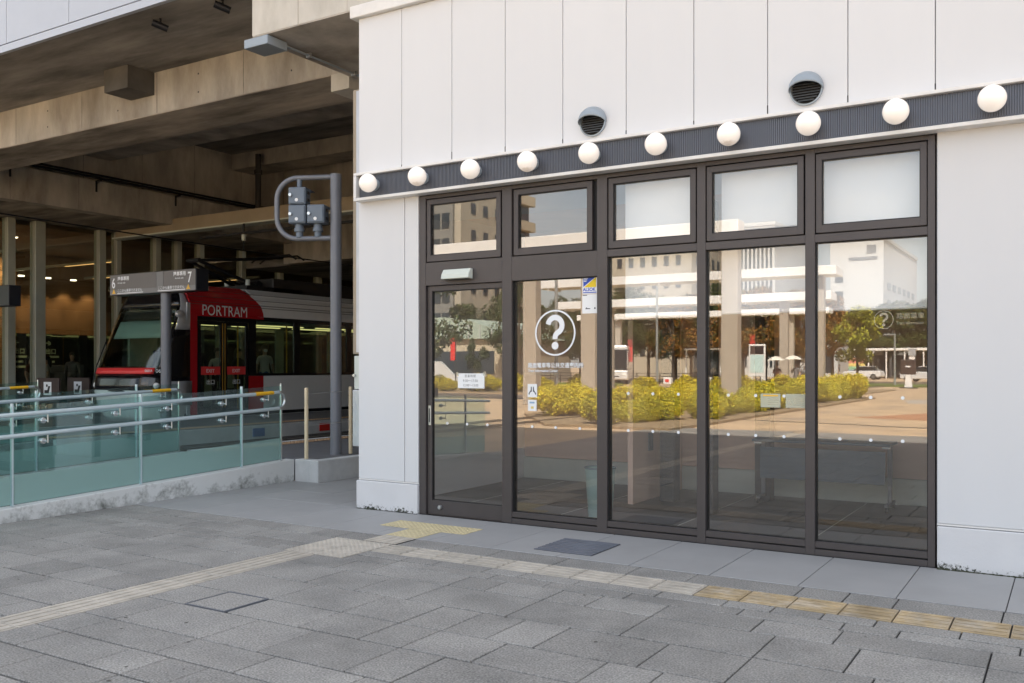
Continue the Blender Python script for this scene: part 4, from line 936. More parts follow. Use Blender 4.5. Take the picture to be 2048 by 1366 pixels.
# ================================================================ people
def person(name, label, loc, rz, top, bottom, hair='hair', h=1.65, pose='stand', sleeves=None, mask=False, longhair=False, group=None, parasol=None):
    p = local_thing(name, label, 'person', loc, rz, group); s = h / 1.70
    V = {}; E_ = []; Rr = {}
    def j(n, x, y, z, r, par=None, ry=None):
        V[n] = (x*s, y*s, z*s); Rr[n] = (r*s, (ry or r)*s)
        if par: E_.append((par, n))
    j('pel', 0, 0, .95, .150, None, .115); j('belly', 0, -.005, 1.08, .135, 'pel', .105); j('chest', 0, 0, 1.27, .150, 'belly', .108); j('neck0', 0, .01, 1.43, .075, 'chest'); j('neck', 0, 0, 1.48, .052, 'neck0')
    j('head0', 0, -.012, 1.555, .078, 'neck', .09); j('head1', 0, -.012, 1.63, .080, 'head0', .095); j('head2', 0, 0, 1.69, .05, 'head1')
    if not mask: j('nose', 0, -.098, 1.595, .014, 'head0')
    for sd, k in ((-1, 'l'), (1, 'r')):
        j('sh' + k, sd*.165, 0, 1.385, .062, 'chest')
        if pose == 'hold' or (pose == 'parasol' and sd > 0):
            j('el' + k, sd*.21, -.06, 1.15, .044, 'sh' + k); j('wr' + k, sd*.12, -.25, 1.26, .030, 'el' + k)
            hx, hy, hz = sd*.10, -.29, 1.31
        else:
            j('el' + k, sd*.225, .03, 1.12, .044, 'sh' + k); j('wr' + k, sd*.235, -.04, .89, .029, 'el' + k); hx, hy, hz = sd*.232, -.06, .815
        j('pa' + k, hx, hy, hz, .033, 'wr' + k, .022)
        for f_ in range(4):
            j('f%d%s' % (f_, k), hx + (f_ - 1.5)*.013, hy - .025, hz - .075 if hz < 1 else hz + .05 - f_*.012, .0085, 'pa' + k)
        j('th' + k, hx - sd*.03, hy - .035, hz - .02, .009, 'pa' + k)
        j('hip' + k, sd*.085, 0, .88, .092, 'pel'); st = .06 if pose in ('parasol', 'walk') else 0
        j('kn' + k, sd*.095, -.02 - sd*st, .50, .062, 'hip' + k); j('an' + k, sd*.10, .02 - sd*st*2, .09, .040, 'kn' + k); j('toe' + k, sd*.115, -.13 - sd*st*2, .035, .036, 'an' + k)
    names = list(V); idx = {n: i for i, n in enumerate(names)}
    me = bpy.data.meshes.new('skeleton'); me.from_pydata([V[n] for n in names], [(idx[a], idx[b]) for a, b in E_], [])
    o = bpy.data.objects.new('skeleton', me); C.objects.link(o)
    o.modifiers.new('skin', 'SKIN')
    lay = me.skin_vertices[0] if me.skin_vertices else None
    if lay is None:
        bm = bmesh.new(); bm.from_mesh(me); bm.verts.layers.skin.verify(); bm.to_mesh(me); bm.free(); lay = me.skin_vertices[0]
    for n in names: lay.data[idx[n]].radius = Rr[n]
    lay.data[0].use_root = True
    sb = o.modifiers.new('sub', 'SUBSURF'); sb.levels = 1; sb.render_levels = 1
    dg = bpy.context.evaluated_depsgraph_get(); m2 = bpy.data.meshes.new_from_object(o.evaluated_get(dg)); bpy.data.objects.remove(o)
    m2.materials.clear()
    for mm in ('skin', top, bottom, 'cloth_dark'): m2.materials.append(MATS[mm])
    for f in m2.polygons:
        c_ = f.center; z = c_.z / s; ax = abs(c_.x) / s; k = 0
        if z < .11: k = 3
        elif z < .98 and ax < .21: k = 2
        elif z < 1.455 and (ax < .20 or z > (1.22 if sleeves is None else sleeves)): k = 1
        f.material_index = k; f.use_smooth = True
    m2.name = 'body'; b = bpy.data.objects.new('body', m2); C.objects.link(b); b.parent = p
    hm = MB().sphere((0, .018*s, 1.635*s), .102*s, 14, 9, (.92, 1.08, 1.05), 0, .62)
    if longhair: hm.tube([(0, .07*s, 1.62*s), (0, .085*s, 1.5*s), (0, .09*s, 1.36*s)], .085*s, 10, .06*s)
    hm.build('hair', hair, p, smooth=True, world=False)
    if mask: MB().sphere((0, -.055*s, 1.565*s), .062*s, 10, 6, (.95, .75, .8)).build('face_mask', 'white_print', p, smooth=True, world=False)
    else:
        for sd in (-1, 1): MB().sphere((sd*.03*s, -.092*s, 1.625*s), .010*s, 6, 4).build('eye', 'hair', p, world=False)
    if parasol:
        p2 = local_thing('parasol', parasol, 'parasol', loc, rz)
        MB().cyl((.10*s, -.29*s, 1.2*s), (.07*s, -.18*s, 2.12*s), .007, 6).build('shaft', 'steel', p2, world=False)
        vs = []; fs = []; n = 8
        for i in range(6):
            for k in range(n):
                a = 2*math.pi*k/n; r_ = .48*i/5; vs.append((.07*s + r_*math.cos(a), -.18*s + r_*math.sin(a), 2.12*s - .22*(i/5)**2))
        for i in range(5):
            for k in range(n): fs.append((i*n+k, i*n+(k+1) % n, (i+1)*n+(k+1) % n, (i+1)*n+k))
        c_ = MB().add(vs, fs).build('canopy', 'parasol', p2, world=False); sm = c_.modifiers.new('t', 'SOLIDIFY'); sm.thickness = .004
    return p

# ================================================================ tram
XS, XF = -17.7, -20.1          # near and far side
tr = thing('tram', 'red and white low-floor tram with black windows at the platform', 'tram', (-18.9, 14.5, .08))
prof = [(XS, 2.76), (XS, 2.86), (XS - .03, 2.99), (XS - .035, 3.05), (XS - .10, 3.13), (XS - .11, 3.18), (XS - .22, 3.28), (XS - .24, 3.34), (XS - .45, 3.47)]
def cant(name, mat, y0, y1, off=0, slope=0):
    """roof-side skin following the bent profile; slope shears its end like the curved red edge"""
    vs = []; fs = []; n = len(prof)
    for side, (dx) in enumerate((off, -.03)):
        for e, y in enumerate((y0, y1)):
            for i, (x, z) in enumerate(prof): vs.append((x + dx, y + (slope * (i / (n - 1))**1.5 if e else 0), z + (off * .6 if side == 0 else -.01)))
    A = lambda sd, e, i: sd*2*n + e*n + i
    for i in range(n - 1):
        fs += [(A(0,0,i), A(0,1,i), A(0,1,i+1), A(0,0,i+1)), (A(1,0,i), A(1,0,i+1), A(1,1,i+1), A(1,1,i)), (A(0,0,i), A(0,0,i+1), A(1,0,i+1), A(1,0,i)), (A(0,1,i), A(1,1,i), A(1,1,i+1), A(0,1,i+1))]
    fs += [(A(0,0,0), A(1,0,0), A(1,1,0), A(0,1,0)), (A(0,0,n-1), A(0,1,n-1), A(1,1,n-1), A(1,0,n-1))]
    return MB().add(vs, fs).build(name, mat, tr)
YE = 33.0
cant('roof_side', 'tram_white', 16.50, YE, 0); cant('red_roof_side', 'tram_red', 14.42, 16.70, .006, -.38)
for zz, xx in ((2.985, XS - .026), (3.045, XS - .031), (3.175, XS - .105), (3.33, XS - .235)): bx('groove', 'groove', tr, xx - .01, xx + .011, 14.45, YE, zz - .006, zz + .006)
def side(name, mat, y0, y1, z0, z1, d=0, th=.05): return bx(name, mat, tr, XS - th, XS + d, y0, y1, z0, z1)
side('red_panel', 'tram_red', 14.42, 14.62, .36, 2.759); side('red_panel', 'tram_red', 16.22, 16.70, .36, 1.262)
side('white_panel', 'tram_white', 16.702, 24.5, .36, 1.262); side('white_panel', 'tram_white', 26.2, YE, .36, 1.262)
side('window_rail', 'tram_black', 16.22, YE, 1.264, 1.33); side('window_rail', 'tram_black', 16.22, YE, 2.66, 2.758)
side('red_header', 'tram_red', 14.621, 16.70, 2.70, 2.759, .004)
for (a, b) in ((16.22, 16.45), (17.78, 18.0), (19.85, 20.05), (21.9, 22.1), (24.0, 24.6), (26.1, 26.4), (28.4, 28.6), (30.6, 30.8), (32.7, YE)): side('window_post', 'tram_black', a, b, 1.331, 2.659)
for (a, b) in ((16.45, 17.78), (18.0, 19.85), (20.05, 21.9), (22.1, 24.0), (26.4, 28.4), (28.6, 30.6), (30.8, 32.7)): bx('window', 'tram_glass', tr, XS - .03, XS - .02, a, b, 1.331, 2.659)
bx('door_header', 'tram_black', tr, XS - .05, XS + .002, 14.621, 16.219, 2.60, 2.699)
for (a, b) in ((14.64, 15.40), (15.43, 16.20)):
    dr_ = ring(0, 1, 0, 1, .1, .9, .1, .9, 0, 1) if False else None
    df = MB().box(XS - .04, XS - .004, a, a + .09, .36, 2.598).box(XS - .04, XS - .004, b - .09, b, .36, 2.598).box(XS - .04, XS - .004, a + .09, b - .09, .36, .46).box(XS - .04, XS - .004, a + .09, b - .09, 2.5, 2.598).build('door', 'tram_black', tr)
    bx('door_glass', 'tram_glass', df, XS - .025, XS - .018, a + .09, b - .09, .46, 2.5)
    bx('exit_strip', 'tram_strip', df, XS - .016, XS - .010, a + .06, b - .06, 1.30, 1.50)
    text('exit_word', 'EXIT', .12, 'white_print', df, (XS - .008, (a + b)/2 - .13, 1.355), rot=(R(90), 0, R(90)), depth=.001)
    text('exit_word', '出口', .13, 'white_print', df, (XS - .008, (a + b)/2 - .13, 1.08), rot=(R(90), 0, R(90)), depth=.001)
    bx('edge_strip', 'amber_edge', df, XS - .003, XS + .001, (b - .035) if a < 15 else a + .01, (b - .012) if a < 15 else a + .035, .5, 2.55)
text('name_lettering', 'PORTRAM', .36, 'tram_white', tr, (XS + .012, 14.74, 2.73), rot=(R(90), 0, R(90)), depth=.001, sx=.86)
# roof, floor, far side, ceiling light, seats
bx('roof', 'tram_white', tr, XF + .45, XS - .45, 14.5, YE, 3.44, 3.475); bx('roof_side', 'tram_white', tr, XF, XF + .46, 14.5, YE, 2.76, 3.438)
bx('floor', 'tram_under', tr, XF + .03, XS - .05, 14.3, YE, .33, .40); bx('underframe', 'tram_under', tr, XF + .2, XS - .2, 14.4, YE, .14, .329)
for (a, b) in ((14.5, 15.3), (17.2, 17.5), (19.4, 19.7), (21.6, 22), (24, 24.6), (27, 27.4), (30, 30.3), (32.6, YE)): bx('far_post', 'tram_in', tr, XF, XF + .06, a, b, .4, 2.758)
bx('far_panel', 'tram_in', tr, XF + .001, XF + .05, 15.3, 32.6, .4, 1.3)
bx('far_window', 'tram_glass', tr, XF + .02, XF + .03, 15.3, 32.6, 1.3, 2.757)
bx('ceiling', 'tram_in', tr, XF + .06, XS - .06, 14.5, YE, 2.60, 2.70)
for x in (XS - .75, XF + .75):
    for k in range(8): bx('light_tube', 'tube_light', tr, x - .05, x + .05, 14.9 + k*2.25, 16.6 + k*2.25, 2.572, 2.599)
for k in range(6): bx('seat', 'tram_seat', tr, XF + .07, XF + .6, 17.2 + k*2.2, 18.9 + k*2.2, .42, .9)
for y in (16.3, 18.0, 20.0): MB().cyl((XS - .5, y, .4), (XS - .5, y, 2.6), .018, 8).build('grab_pole', 'rail_yellow', tr)
for y in (15.0, 15.6, 16.9): MB().tube([(XS - .55, y, 2.6), (XS - .55, y, 2.35), (XS - .55, y - .05, 2.25), (XS - .55, y + .05, 2.25), (XS - .55, y, 2.35)], .01, 6).build('strap', 'tram_black', tr)
for y in (15.8, 22.0, 30.0):
    for x in (XS - .68, XF + .68): MB().cyl((x - .06, y, .34), (x + .06, y, .34), .265, 18).build('wheel', 'tram_under', tr)
bx('end_wall', 'tram_black', tr, XF + .05, XS - .05, YE - .05, YE - .001, .4, 3.43)
# nose: skin lofted over height, cut into bands
def nose_y(z):
    zs = [.2, .55, .95, 1.3, 1.7, 2.2, 2.7, 3.05, 3.3, 3.42]; ys = [13.62, 13.40, 13.30, 13.34, 13.52, 13.77, 14.02, 14.16, 14.28, 14.40]
    return float(np.interp(z, zs, ys))
def nose_w(z): return float(np.interp(z, [.2, .6, 2.5, 2.95, 3.2, 3.42], [1.10, 1.2, 1.2, 1.15, 1.0, .78]))
def nose_pt(t, z, off=0):
    """t from -1 (far side) to 1 (near side)"""
    yn = nose_y(z); w_ = nose_w(z) + off; a = t * math.pi / 2
    ex = .42
    sx = math.copysign(abs(math.sin(a))**ex, a); cy = abs(math.cos(a))**ex
    return (-18.9 + w_*sx, 14.46 - (14.46 - yn + off)*cy, z)
def band(name, mat, t0, t1, z0, z1, off=0, nt_=14, nz=6, parent=None, tz=None):
    vs = []; fs = []
    for i in range(nz + 1):
        z = z0 + (z1 - z0)*i/nz
        for k in range(nt_ + 1):
            t = t0 + (t1 - t0)*k/nt_; vs.append(nose_pt(t, z, off))
    for i in range(nz):
        for k in range(nt_): p = i*(nt_+1)+k; fs.append((p, p+1, p+nt_+2, p+nt_+1))
    o = MB().add(vs, fs).build(name, mat, parent or tr, smooth=True); sm = o.modifiers.new('t', 'SOLIDIFY'); sm.thickness = .02; sm.offset = -1; return o
band('bumper', 'tram_white', -1, 1, .2, .95, nz=5, nt_=28)
band('lower_front', 'tram_black', -1, 1, .951, 1.33, nz=3, nt_=28)
band('front_surround', 'tram_black', -1, -.66, 1.331, 2.9, nt_=8); band('front_surround', 'tram_black', .60, .70, 1.331, 2.9, nt_=4); band('front_surround', 'tram_black', -1, .72, 2.901, 3.30, nz=3, nt_=24)
ws = band('windscreen', 'tram_glass', -.66, .60, 1.331, 2.9, nt_=18, nz=10)
band('number_strip', 'tram_strip', -.72, .52, 1.335, 1.47, .012, parent=ws, nz=2)
band('sun_shade', 'shade_teal', -.36, .42, 2.17, 2.58, -.06, parent=ws, nz=3)
band('destination_box', 'inner_dark', -.45, .45, 2.62, 2.85, -.10, parent=ws, nz=2)
band('cab_window', 'tram_black', .70, 1, 1.05, 2.36, nt_=8); band('cab_upper', 'tram_silver', .721, 1, 2.361, 3.30, nt_=8); band('roof_brow', 'tram_silver', -1, 1, 3.301, 3.42, nz=2, nt_=24)
band('cab_lower', 'tram_silver', .84, 1, .60, 1.16, .008, nt_=5)
piece('cab_side', 'tram_silver', tr, XS - .04, XS - .001, 14.33, 14.419, .36, 3.0)
bx('dashboard', 'inner_dark', tr, -19.7, -18.1, 13.75, 14.3, .9, 1.5, bevel=.05); bx('cab_partition', 'inner_dark', tr, -19.9, -17.9, 14.46, 14.5, .4, 3.3) if False else None
bx('driver_seat', 'tram_seat', tr, -19.2, -18.7, 14.5, 14.7, .9, 1.9, bevel=.04)
MB().add([nose_pt(t, 3.421) for t in (-1, -.8, -.6, -.4, -.2, 0, .2, .4, .6, .8, 1)], [tuple(range(11))]).build('nose_roof', 'tram_silver', tr)
p_ = nose_pt(.55, 1.0); text('fleet_number', '0601A', .12, 'white_print', tr, (nose_pt(.62, 1.36, .02)[0] - .05, nose_pt(.62, 1.36, .03)[1] - .02, 1.36), rot=(R(90), 0, R(48)), depth=.001)
text('fleet_number', '0601A', .085, 'white_print', ws, (nose_pt(.33, 1.37, .02)[0], nose_pt(.33, 1.37, .04)[1] - .0, 1.375), rot=(R(90), 0, R(8)), depth=.001)
MB().tube([nose_pt(-.45, 1.0, .04), nose_pt(-.42, 1.5, .04), nose_pt(-.5, 2.1, .035)], .014, 6).build('wiper', 'black_metal', ws)
for t in (-.62, .62):
    q = nose_pt(t, 1.06, .0); MB().sphere(q, .075, 12, 8).build('headlight', 'paper', tr, smooth=True)
MB().tube([nose_pt(t, .93 + .06*abs(t), .012) for t in (-.7, -.4, 0, .4, .7)], .02, 8).build('bumper_line', 'tram_black', tr)
MB().sphere((XS - .03, 14.15, 2.72), .10, 14, 9, (.8, 1.3, .9)).build('mirror_pod', 'tram_silver', tr, smooth=True)
# roof gear and pantograph
bx('roof_unit', 'brown_metal', tr, XF + .5, XS - .5, 17.5, 20.8, 3.476, 3.85, bevel=.03); bx('roof_unit', 'brown_metal', tr, XF + .5, XS - .5, 22.0, 28, 3.476, 3.9, bevel=.03)
pg = bx('pantograph_base', 'black_metal', tr, -19.5, -18.2, 16.6, 18.6, 3.476, 3.60)
for x in (-19.3, -18.5):
    MB().cyl((x, 17.3, 3.6), (x*.4 - 11.34, 15.5, 4.17), .045, 8).build('lower_arm', 'black_metal', pg)
    MB().cyl((x, 16.9, 3.55), (x, 16.9, 3.78), .06, 8).build('insulator', 'inner_base', pg)
MB().cyl((-18.9, 17.0, 3.66), (-18.9, 15.6, 4.05), .02, 8).build('tension_rod', 'black_metal', pg)
MB().cyl((-19.3, 17.3, 3.68), (-18.5, 17.3, 3.68), .10, 10).build('drive_shaft', 'black_metal', pg)
for x in (-19.1, -18.7): MB().cyl((x*.6 - 7.56, 15.5, 4.17), (x, 18.35, 4.50), .035, 8).build('upper_arm', 'black_metal', pg)
MB().cyl((-19.12, 15.5, 4.17), (-18.68, 15.5, 4.17), .055, 10).build('knee', 'black_metal', pg)
for y in (18.2, 18.5): MB().tube([(-19.75, y, 4.42), (-19.5, y, 4.55), (-18.3, y, 4.55), (-18.05, y, 4.42)], .025, 8).build('contact_head', 'black_metal', pg)
tag(MB().tube([(-18.9, 5, 4.72), (-18.9, 17.3, 4.59), (-18.9, 41, 4.59)], .016, 6).build('contact_wire', 'black_metal'), 'black overhead contact wire above the tram', 'wire')
wh = thing('wire_hanger', 'black wire support bar with insulators below the tan beam', 'bracket', (-17.5, 17.2, 4.9))
MB().box(-20.6, -9.5, 17.1, 17.16, 5.02, 5.09).build('bar', 'black_metal', wh)
for x in (-18.9, -16.8, -12.7): MB().cyl((x, 17.13, 5.09), (x, 17.13, 5.314), .03, 8).build('stem', 'black_metal', wh); MB().cyl((x, 17.13, 4.86), (x, 17.13, 5.019), .055, 10).build('insulator', 'inner_base', wh)
MB().cyl((-18.9, 17.13, 4.60), (-18.9, 17.13, 4.88), .012, 6).build('dropper', 'black_metal', wh)
# passengers and people waiting
person('person', 'person in dark jacket standing behind the first tram door leaf', (-18.5, 15.3, .40), R(75), 'cloth_dark', 'cloth_dark', h=1.72, sleeves=.7)
person('person', 'person in white top standing behind the second tram door leaf', (-18.6, 16.0, .40), R(60), 'cloth_white', 'cloth_dark', h=1.55)
person('person', 'person in pale shirt and face mask behind the tram window', (-18.45, 17.45, .40), R(70), 'cloth_white', 'cloth_blue', h=1.66, mask=True, longhair=True)
person('person', 'person in dark clothes with long hair behind the tram window', (-18.9, 16.95, .40), R(95), 'cloth_dark', 'cloth_dark', h=1.56, longhair=True)
person('person', 'person in grey coat waiting by the concourse glazing', (-25.9, 16.75, .285), R(40), 'cloth_grey', 'cloth_dark', h=1.62, sleeves=.7)
person('person', 'person in white blouse with long dark hair waiting by the concourse', (-25.6, 15.75, .285), R(-30), 'cloth_white', 'cloth_dark', h=1.5, longhair=True)
person('person', 'person in dark brown coat waiting by the concourse', (-26.0, 15.5, .285), R(120), 'cloth_brown', 'cloth_dark', h=1.52, longhair=True)

# ================================================================ the square behind the camera (seen mirrored in the glass)
# road, orange paving, planter
rd = bx('road', 'asphalt', None, -200, 80, -82, -66, -.013, -.009); tag(rd, kind='structure')
tw_ = MB().box(-120, -8.95, -27.5, -22.0, -.0135, -.008).build('tramway', 'asphalt'); tag(tw_, kind='structure')
for y in (-23.4, -24.47): piece('rail', 'rail', tw_, -120, -9, y - .03, y + .03, -.0078, .004)
op = MB().prism([(-5.6, -13.5), (8, -9), (8, -24), (-2.5, -20.5)], 'z', -.0135, -.0085).build('orange_paving', 'plaza_orange'); tag(op, kind='structure')
dk = MB().prism([(-9.0, -11), (9, -6.4), (9, -6.2), (-9, -10.8)], 'z', -.0132, -.0088).build('paving_band', 'granite_joint'); tag(dk, kind='structure')
pt_ = MB().prism([(-5.8, -25.2), (-4.8, -25.2), (-5.2, -29.5), (-6.6, -29.5)], 'z', -.0132, -.0088).build('paving_band', 'tact_pale'); tag(pt_, kind='structure')
lw = MB().prism([(-30, -64), (-6, -66), (-2.5, -61), (-9, -57.5), (-24, -58)], 'z', -.013, .10).build('lawn', 'turf'); tag(lw, kind='structure')
lw = MB().prism([(-75, -42), (-30, -48), (-30, -50.5), (-75, -45)], 'z', -.013, .22).build('lawn', 'turf'); tag(lw, kind='structure')
pb_ = MB().prism([(-8.05, -5.1), (-7.95, -30.5), (-9.0, -31.5), (-14.6, -21.2), (-14.6, -9.5), (-11.5, -5.3)], 'z', -.013, .05).build('planting_bed', 'mulch'); tag(pb_, kind='structure')
pb2 = MB().prism([(-9.6, -28.2), (-9.6, -47), (-40, -47), (-40, -28.2)], 'z', -.0128, .04).build('planting_bed', 'mulch'); tag(pb2, kind='structure')

def leaf_cloud(name, mats, parent, clumps, nper, size, flat=.5, world=False):
    """many small leaf faces spread through clumps: (centre, radii)"""
    N = len(clumps) * nper
    cen = np.array([c[0] for c in clumps]); rad = np.array([c[1] for c in clumps])
    idx = np.repeat(np.arange(len(clumps)), nper)
    dirs = rng.normal(size=(N, 3)); dirs /= np.linalg.norm(dirs, axis=1)[:, None]
    rr_ = rng.uniform(.45, 1.05, N) ** .6
    P = cen[idx] + dirs * rad[idx] * rr_[:, None]
    nrm = dirs * .6 + rng.normal(size=(N, 3)) * .6 + np.array([0, 0, flat]); nrm /= np.linalg.norm(nrm, axis=1)[:, None]
    ref = rng.normal(size=(N, 3)); a = np.cross(nrm, ref); a /= np.linalg.norm(a, axis=1)[:, None]; b = np.cross(nrm, a)
    sz = size * rng.uniform(.6, 1.3, N)[:, None]
    V = np.stack([P - a*sz*.55, P + b*sz*.32, P + a*sz*.75, P - b*sz*.32], 1).reshape(-1, 3)
    off = org(parent) if world else Vector((0, 0, 0)); V = V - np.array([off.x, off.y, off.z])
    me = bpy.data.meshes.new(name); me.vertices.add(4*N); me.vertices.foreach_set('co', V.ravel()); me.loops.add(4*N); me.loops.foreach_set('vertex_index', np.arange(4*N)); me.polygons.add(N)
    me.polygons.foreach_set('loop_start', np.arange(N)*4); me.polygons.foreach_set('loop_total', np.full(N, 4))
    for m_ in mats: me.materials.append(MATS[m_])
    if len(mats) > 1: me.polygons.foreach_set('material_index', (rng.random(N) < .35).astype(np.int32))
    me.update(calc_edges=True); me.validate()
    o = bpy.data.objects.new(name, me); C.objects.link(o); o.parent = parent; return o
def make_shrub(mats, lab, w_, h_, n=9, group='golden shrubs in the planting beds'):
    s_ = local_thing('shrub', lab, 'shrub', (0, 0, 0), 0, group)
    cl = []
    for k in range(n):
        a = rng.uniform(0, 6.28); r_ = w_ * .62 * math.sqrt(rng.uniform(0, 1)); z = h_ * rng.uniform(.30, .72) * (1 - .35*(r_/w_))
        cl.append(((r_*math.cos(a), r_*math.sin(a), z), (w_*.42, w_*.42, h_*.36)))
    leaf_cloud('foliage', mats, s_, cl, 700, .062, .6)
    m = MB()
    for k in range(7):
        a = rng.uniform(0, 6.28); m.tube([(0, 0, 0), (.18*w_*math.cos(a), .18*w_*math.sin(a), h_*.35), (.45*w_*math.cos(a), .45*w_*math.sin(a), h_*.7)], .012, 5, .005)
    m.build('stem', 'bark', s_, world=False); return s_
def place(base, items, labels=None):
    for k, it in enumerate(items):
        o = base if k == 0 else copy_tree(base)
        o.location = it[:3]; o.rotation_euler = (0, 0, it[3]); o.scale = (it[4],)*3
        if labels: o['label'] = labels[k]
rs = random.Random(3)
yel = []
y = -5.9
while y > -30:
    w_ = 1.0 + .35*rs.random(); x = -8.75 - rs.uniform(0, .35) if y < -9 else -9.3 - (9 + y) * .25 - rs.random()*.3
    yel.append((x, y, .04, rs.uniform(0, 6), rs.uniform(.5, 1.05) if y > -26 else .9)); y -= rs.uniform(.75, 1.1)
sh1 = make_shrub(['leaf_lime', 'leaf_yellow'], 'low lime and gold shrub at the front edge of the planting bed', .8, .95); place(sh1, yel)
yel = [(-10.4 - rs.uniform(0, 3.4), -8 - rs.uniform(0, 13), .04, rs.uniform(0, 6), rs.uniform(.7, 1.05)) for k in range(20)] + [(-8.9, -28.6, .04, 1, 1.25), (-9.2, -30.2, .04, 2, 1.2), (-9.9, -27.0, .04, 3, 1.2)]
sh2 = make_shrub(['leaf_yellow', 'leaf_lime'], 'bright golden yellow shrub deeper in the planting bed', .85, 1.0); place(sh2, yel)
yel = [(-10.6 - 27*rs.random(), -29.2 - 5*rs.random(), .04, rs.uniform(0, 6), rs.uniform(.75, 1.15)) for k in range(34)]
sh3 = make_shrub(['leaf_yellow', 'leaf_olive'], 'golden shrub in the mulch bed beyond the tram tracks', .85, .95); place(sh3, yel)

# white portal frame and canopies
pf = thing('portal_frame', 'tall white portal frame with tan columns beside the planting bed', 'portal', (-16, -16.5, 0))
bx('beam', 'canopy_white', pf, -30.5, -9.95, -16.9, -16.2, 6.15, 6.62, bevel=.02)
for x in (-10.62, -16.15, -18.75): bx('column', 'column_tan', pf, x, x + .60, -16.78, -16.32, -.013, 6.149, bevel=.02)
def canopy(xl, xr, yf, dep, z0, z1, colx, lab):
    c_ = thing('platform_canopy', lab, 'canopy', (xr - 12, yf - dep/2, 0), group='white platform canopies across the square')
    MB().prism([(yf, z0), (yf, z1), (yf - dep, z1 - .12), (yf - dep, z0)], 'x', xl, xr).build('roof', 'canopy_white', c_, bevel=.02)
    n_ = int((xr - xl) / 3.2)
    for k in range(n_): bx('roof_rib', 'canopy_white', c_, xl + .6 + k*3.2, xl + .68 + k*3.2, yf - dep + .05, yf - .05, z0 - .10, z0 - .001)
    for x in colx:
        cl = bx('column', 'column_tan', c_, x, x + .52, yf - dep*.5 - .2, yf - dep*.5 + .2, -.013, z0 - .001, bevel=.02)
        MB().cyl((x + .26, yf - .34, z0 - .5), (x + .26, yf - dep*.5, z0 - .9), .04, 8).build('strut', 'canopy_white', cl)
canopy(-25, -9.3, -28.4, 1.5, 5.72, 6.15, (-10.5, -22.5), 'white canopy over the first platform with tan columns')
canopy(-31, -12.4, -41.5, 1.5, 5.50, 6.02, (-15.6, -27.5), 'white canopy over the middle platform with tan columns')
canopy(-38, -16.2, -58.0, 1.5, 5.62, 6.10, (-19.5, -34.5), 'white canopy over the farthest platform with tan columns')

# trees
def make_tree(mats, lab, h_, cr, name='street_tree', n=26, leaf=.24, per=260, group='trees round the square'):
    t = local_thing(name, lab, 'tree', (0, 0, 0), 0, group); tk_ = MB()
    tk_.tube([(0, 0, -.05), (.05, .02, h_*.25), (-.04, .05, h_*.5), (.02, 0, h_*.85)], .17*h_/8, 8, .05*h_/8)
    cl = []
    for k in range(n):
        a = rng.uniform(0, 6.28); u_ = rng.uniform(0, 1); z = h_*(.34 + .60*u_); r_ = cr * math.sin(math.pi*min(1, .18 + .80*u_))**.7 * math.sqrt(rng.uniform(.1, 1))
        c_ = (r_*math.cos(a), r_*math.sin(a), z); cl.append((c_, (cr*.34*rng.uniform(.7, 1.2), cr*.34*rng.uniform(.7, 1.2), h_*.10*rng.uniform(.7, 1.3))))
        if k % 2 == 0: tk_.tube([(0, 0, z*.55), (c_[0]*.5, c_[1]*.5, z*.8), c_], .05*h_/8, 5, .015)
    tk_.build('trunk', 'bark', t, world=False, smooth=True); leaf_cloud('crown', mats, t, cl, per, leaf, .4); return t
t1 = make_tree(['leaf_green', 'leaf_olive'], 'tall dark green tree in the row beyond the road', 10.5, 3.4)
place(t1, [(-62, -84, 0, .3, 1), (-52, -86, 0, 2, .95), (-46, -85, 0, 4, 1.1), (-40, -87, 0, 1, .9), (-34, -85.5, 0, 5, 1.05), (-28, -86.5, 0, 3, .85), (-43, -70, 0, 2.2, .8), (-36, -69.5, 0, 4.2, .82), (-30, -70.5, 0, .7, .78), (-24.5, -70, 0, 5.1, .75), (-39.5, -71, 0, .2, .85), (-47, -71, 0, 3.3, .85), (-44, -58, 0, 1, .85), (-58, -70, 0, 1.7, .8)])
t2 = make_tree(['leaf_rust', 'leaf_olive'], 'rust-brown and olive tree in the row beyond the road', 9.5, 3.2)
place(t2, [(-37, -84, 0, 1, 1), (-31, -84, 0, 2, 1.02), (-25.5, -84.5, 0, 3, 1), (-22, -86, 0, 4, .95), (-33, -68.5, 0, 2.5, .82), (-27.4, -69, 0, 1.5, .85), (-24, -67.2, 0, 3.5, .9), (-21, -68.2, 0, 2.8, .8), (-49, -84, 0, 5, .95)])
t3 = make_tree(['leaf_lime', 'leaf_olive'], 'fresh green tree standing on the lawn by the road', 6.6, 2.3, leaf=.2)
place(t3, [(-16.2, -69, 0, 1, 1)])
t4 = make_tree(['leaf_olive', 'leaf_green'], 'broad olive tree in the grove behind the bus shelter', 7.8, 4.0)
place(t4, [(-20, -113, 0, 1, 1.25), (-13.5, -114, 0, 2, 1.35), (-7, -113, 0, 3, 1.2), (-27, -112, 0, 4, 1.1), (-1, -115, 0, 5, 1), (5, -114, 0, 5.5, 1.1), (-17, -119, 0, 2.6, 1.3), (-10.5, -119, 0, 4.4, 1.3), (-24, -118, 0, .4, 1.2)])
t5 = make_tree(['leaf_olive', 'leaf_green'], 'rounded dark olive tree beside the low round-roofed building', 6.4, 3.0, leaf=.2)
place(t5, [(-36.9, -33.6, 0, 1, 1.22)])
t6 = make_tree(['leaf_green', 'leaf_olive'], 'young thin tree before the low round-roofed building', 4.2, 1.1, n=14, per=160, leaf=.16)
place(t6, [(-47, -55, 0, 1, 1)])

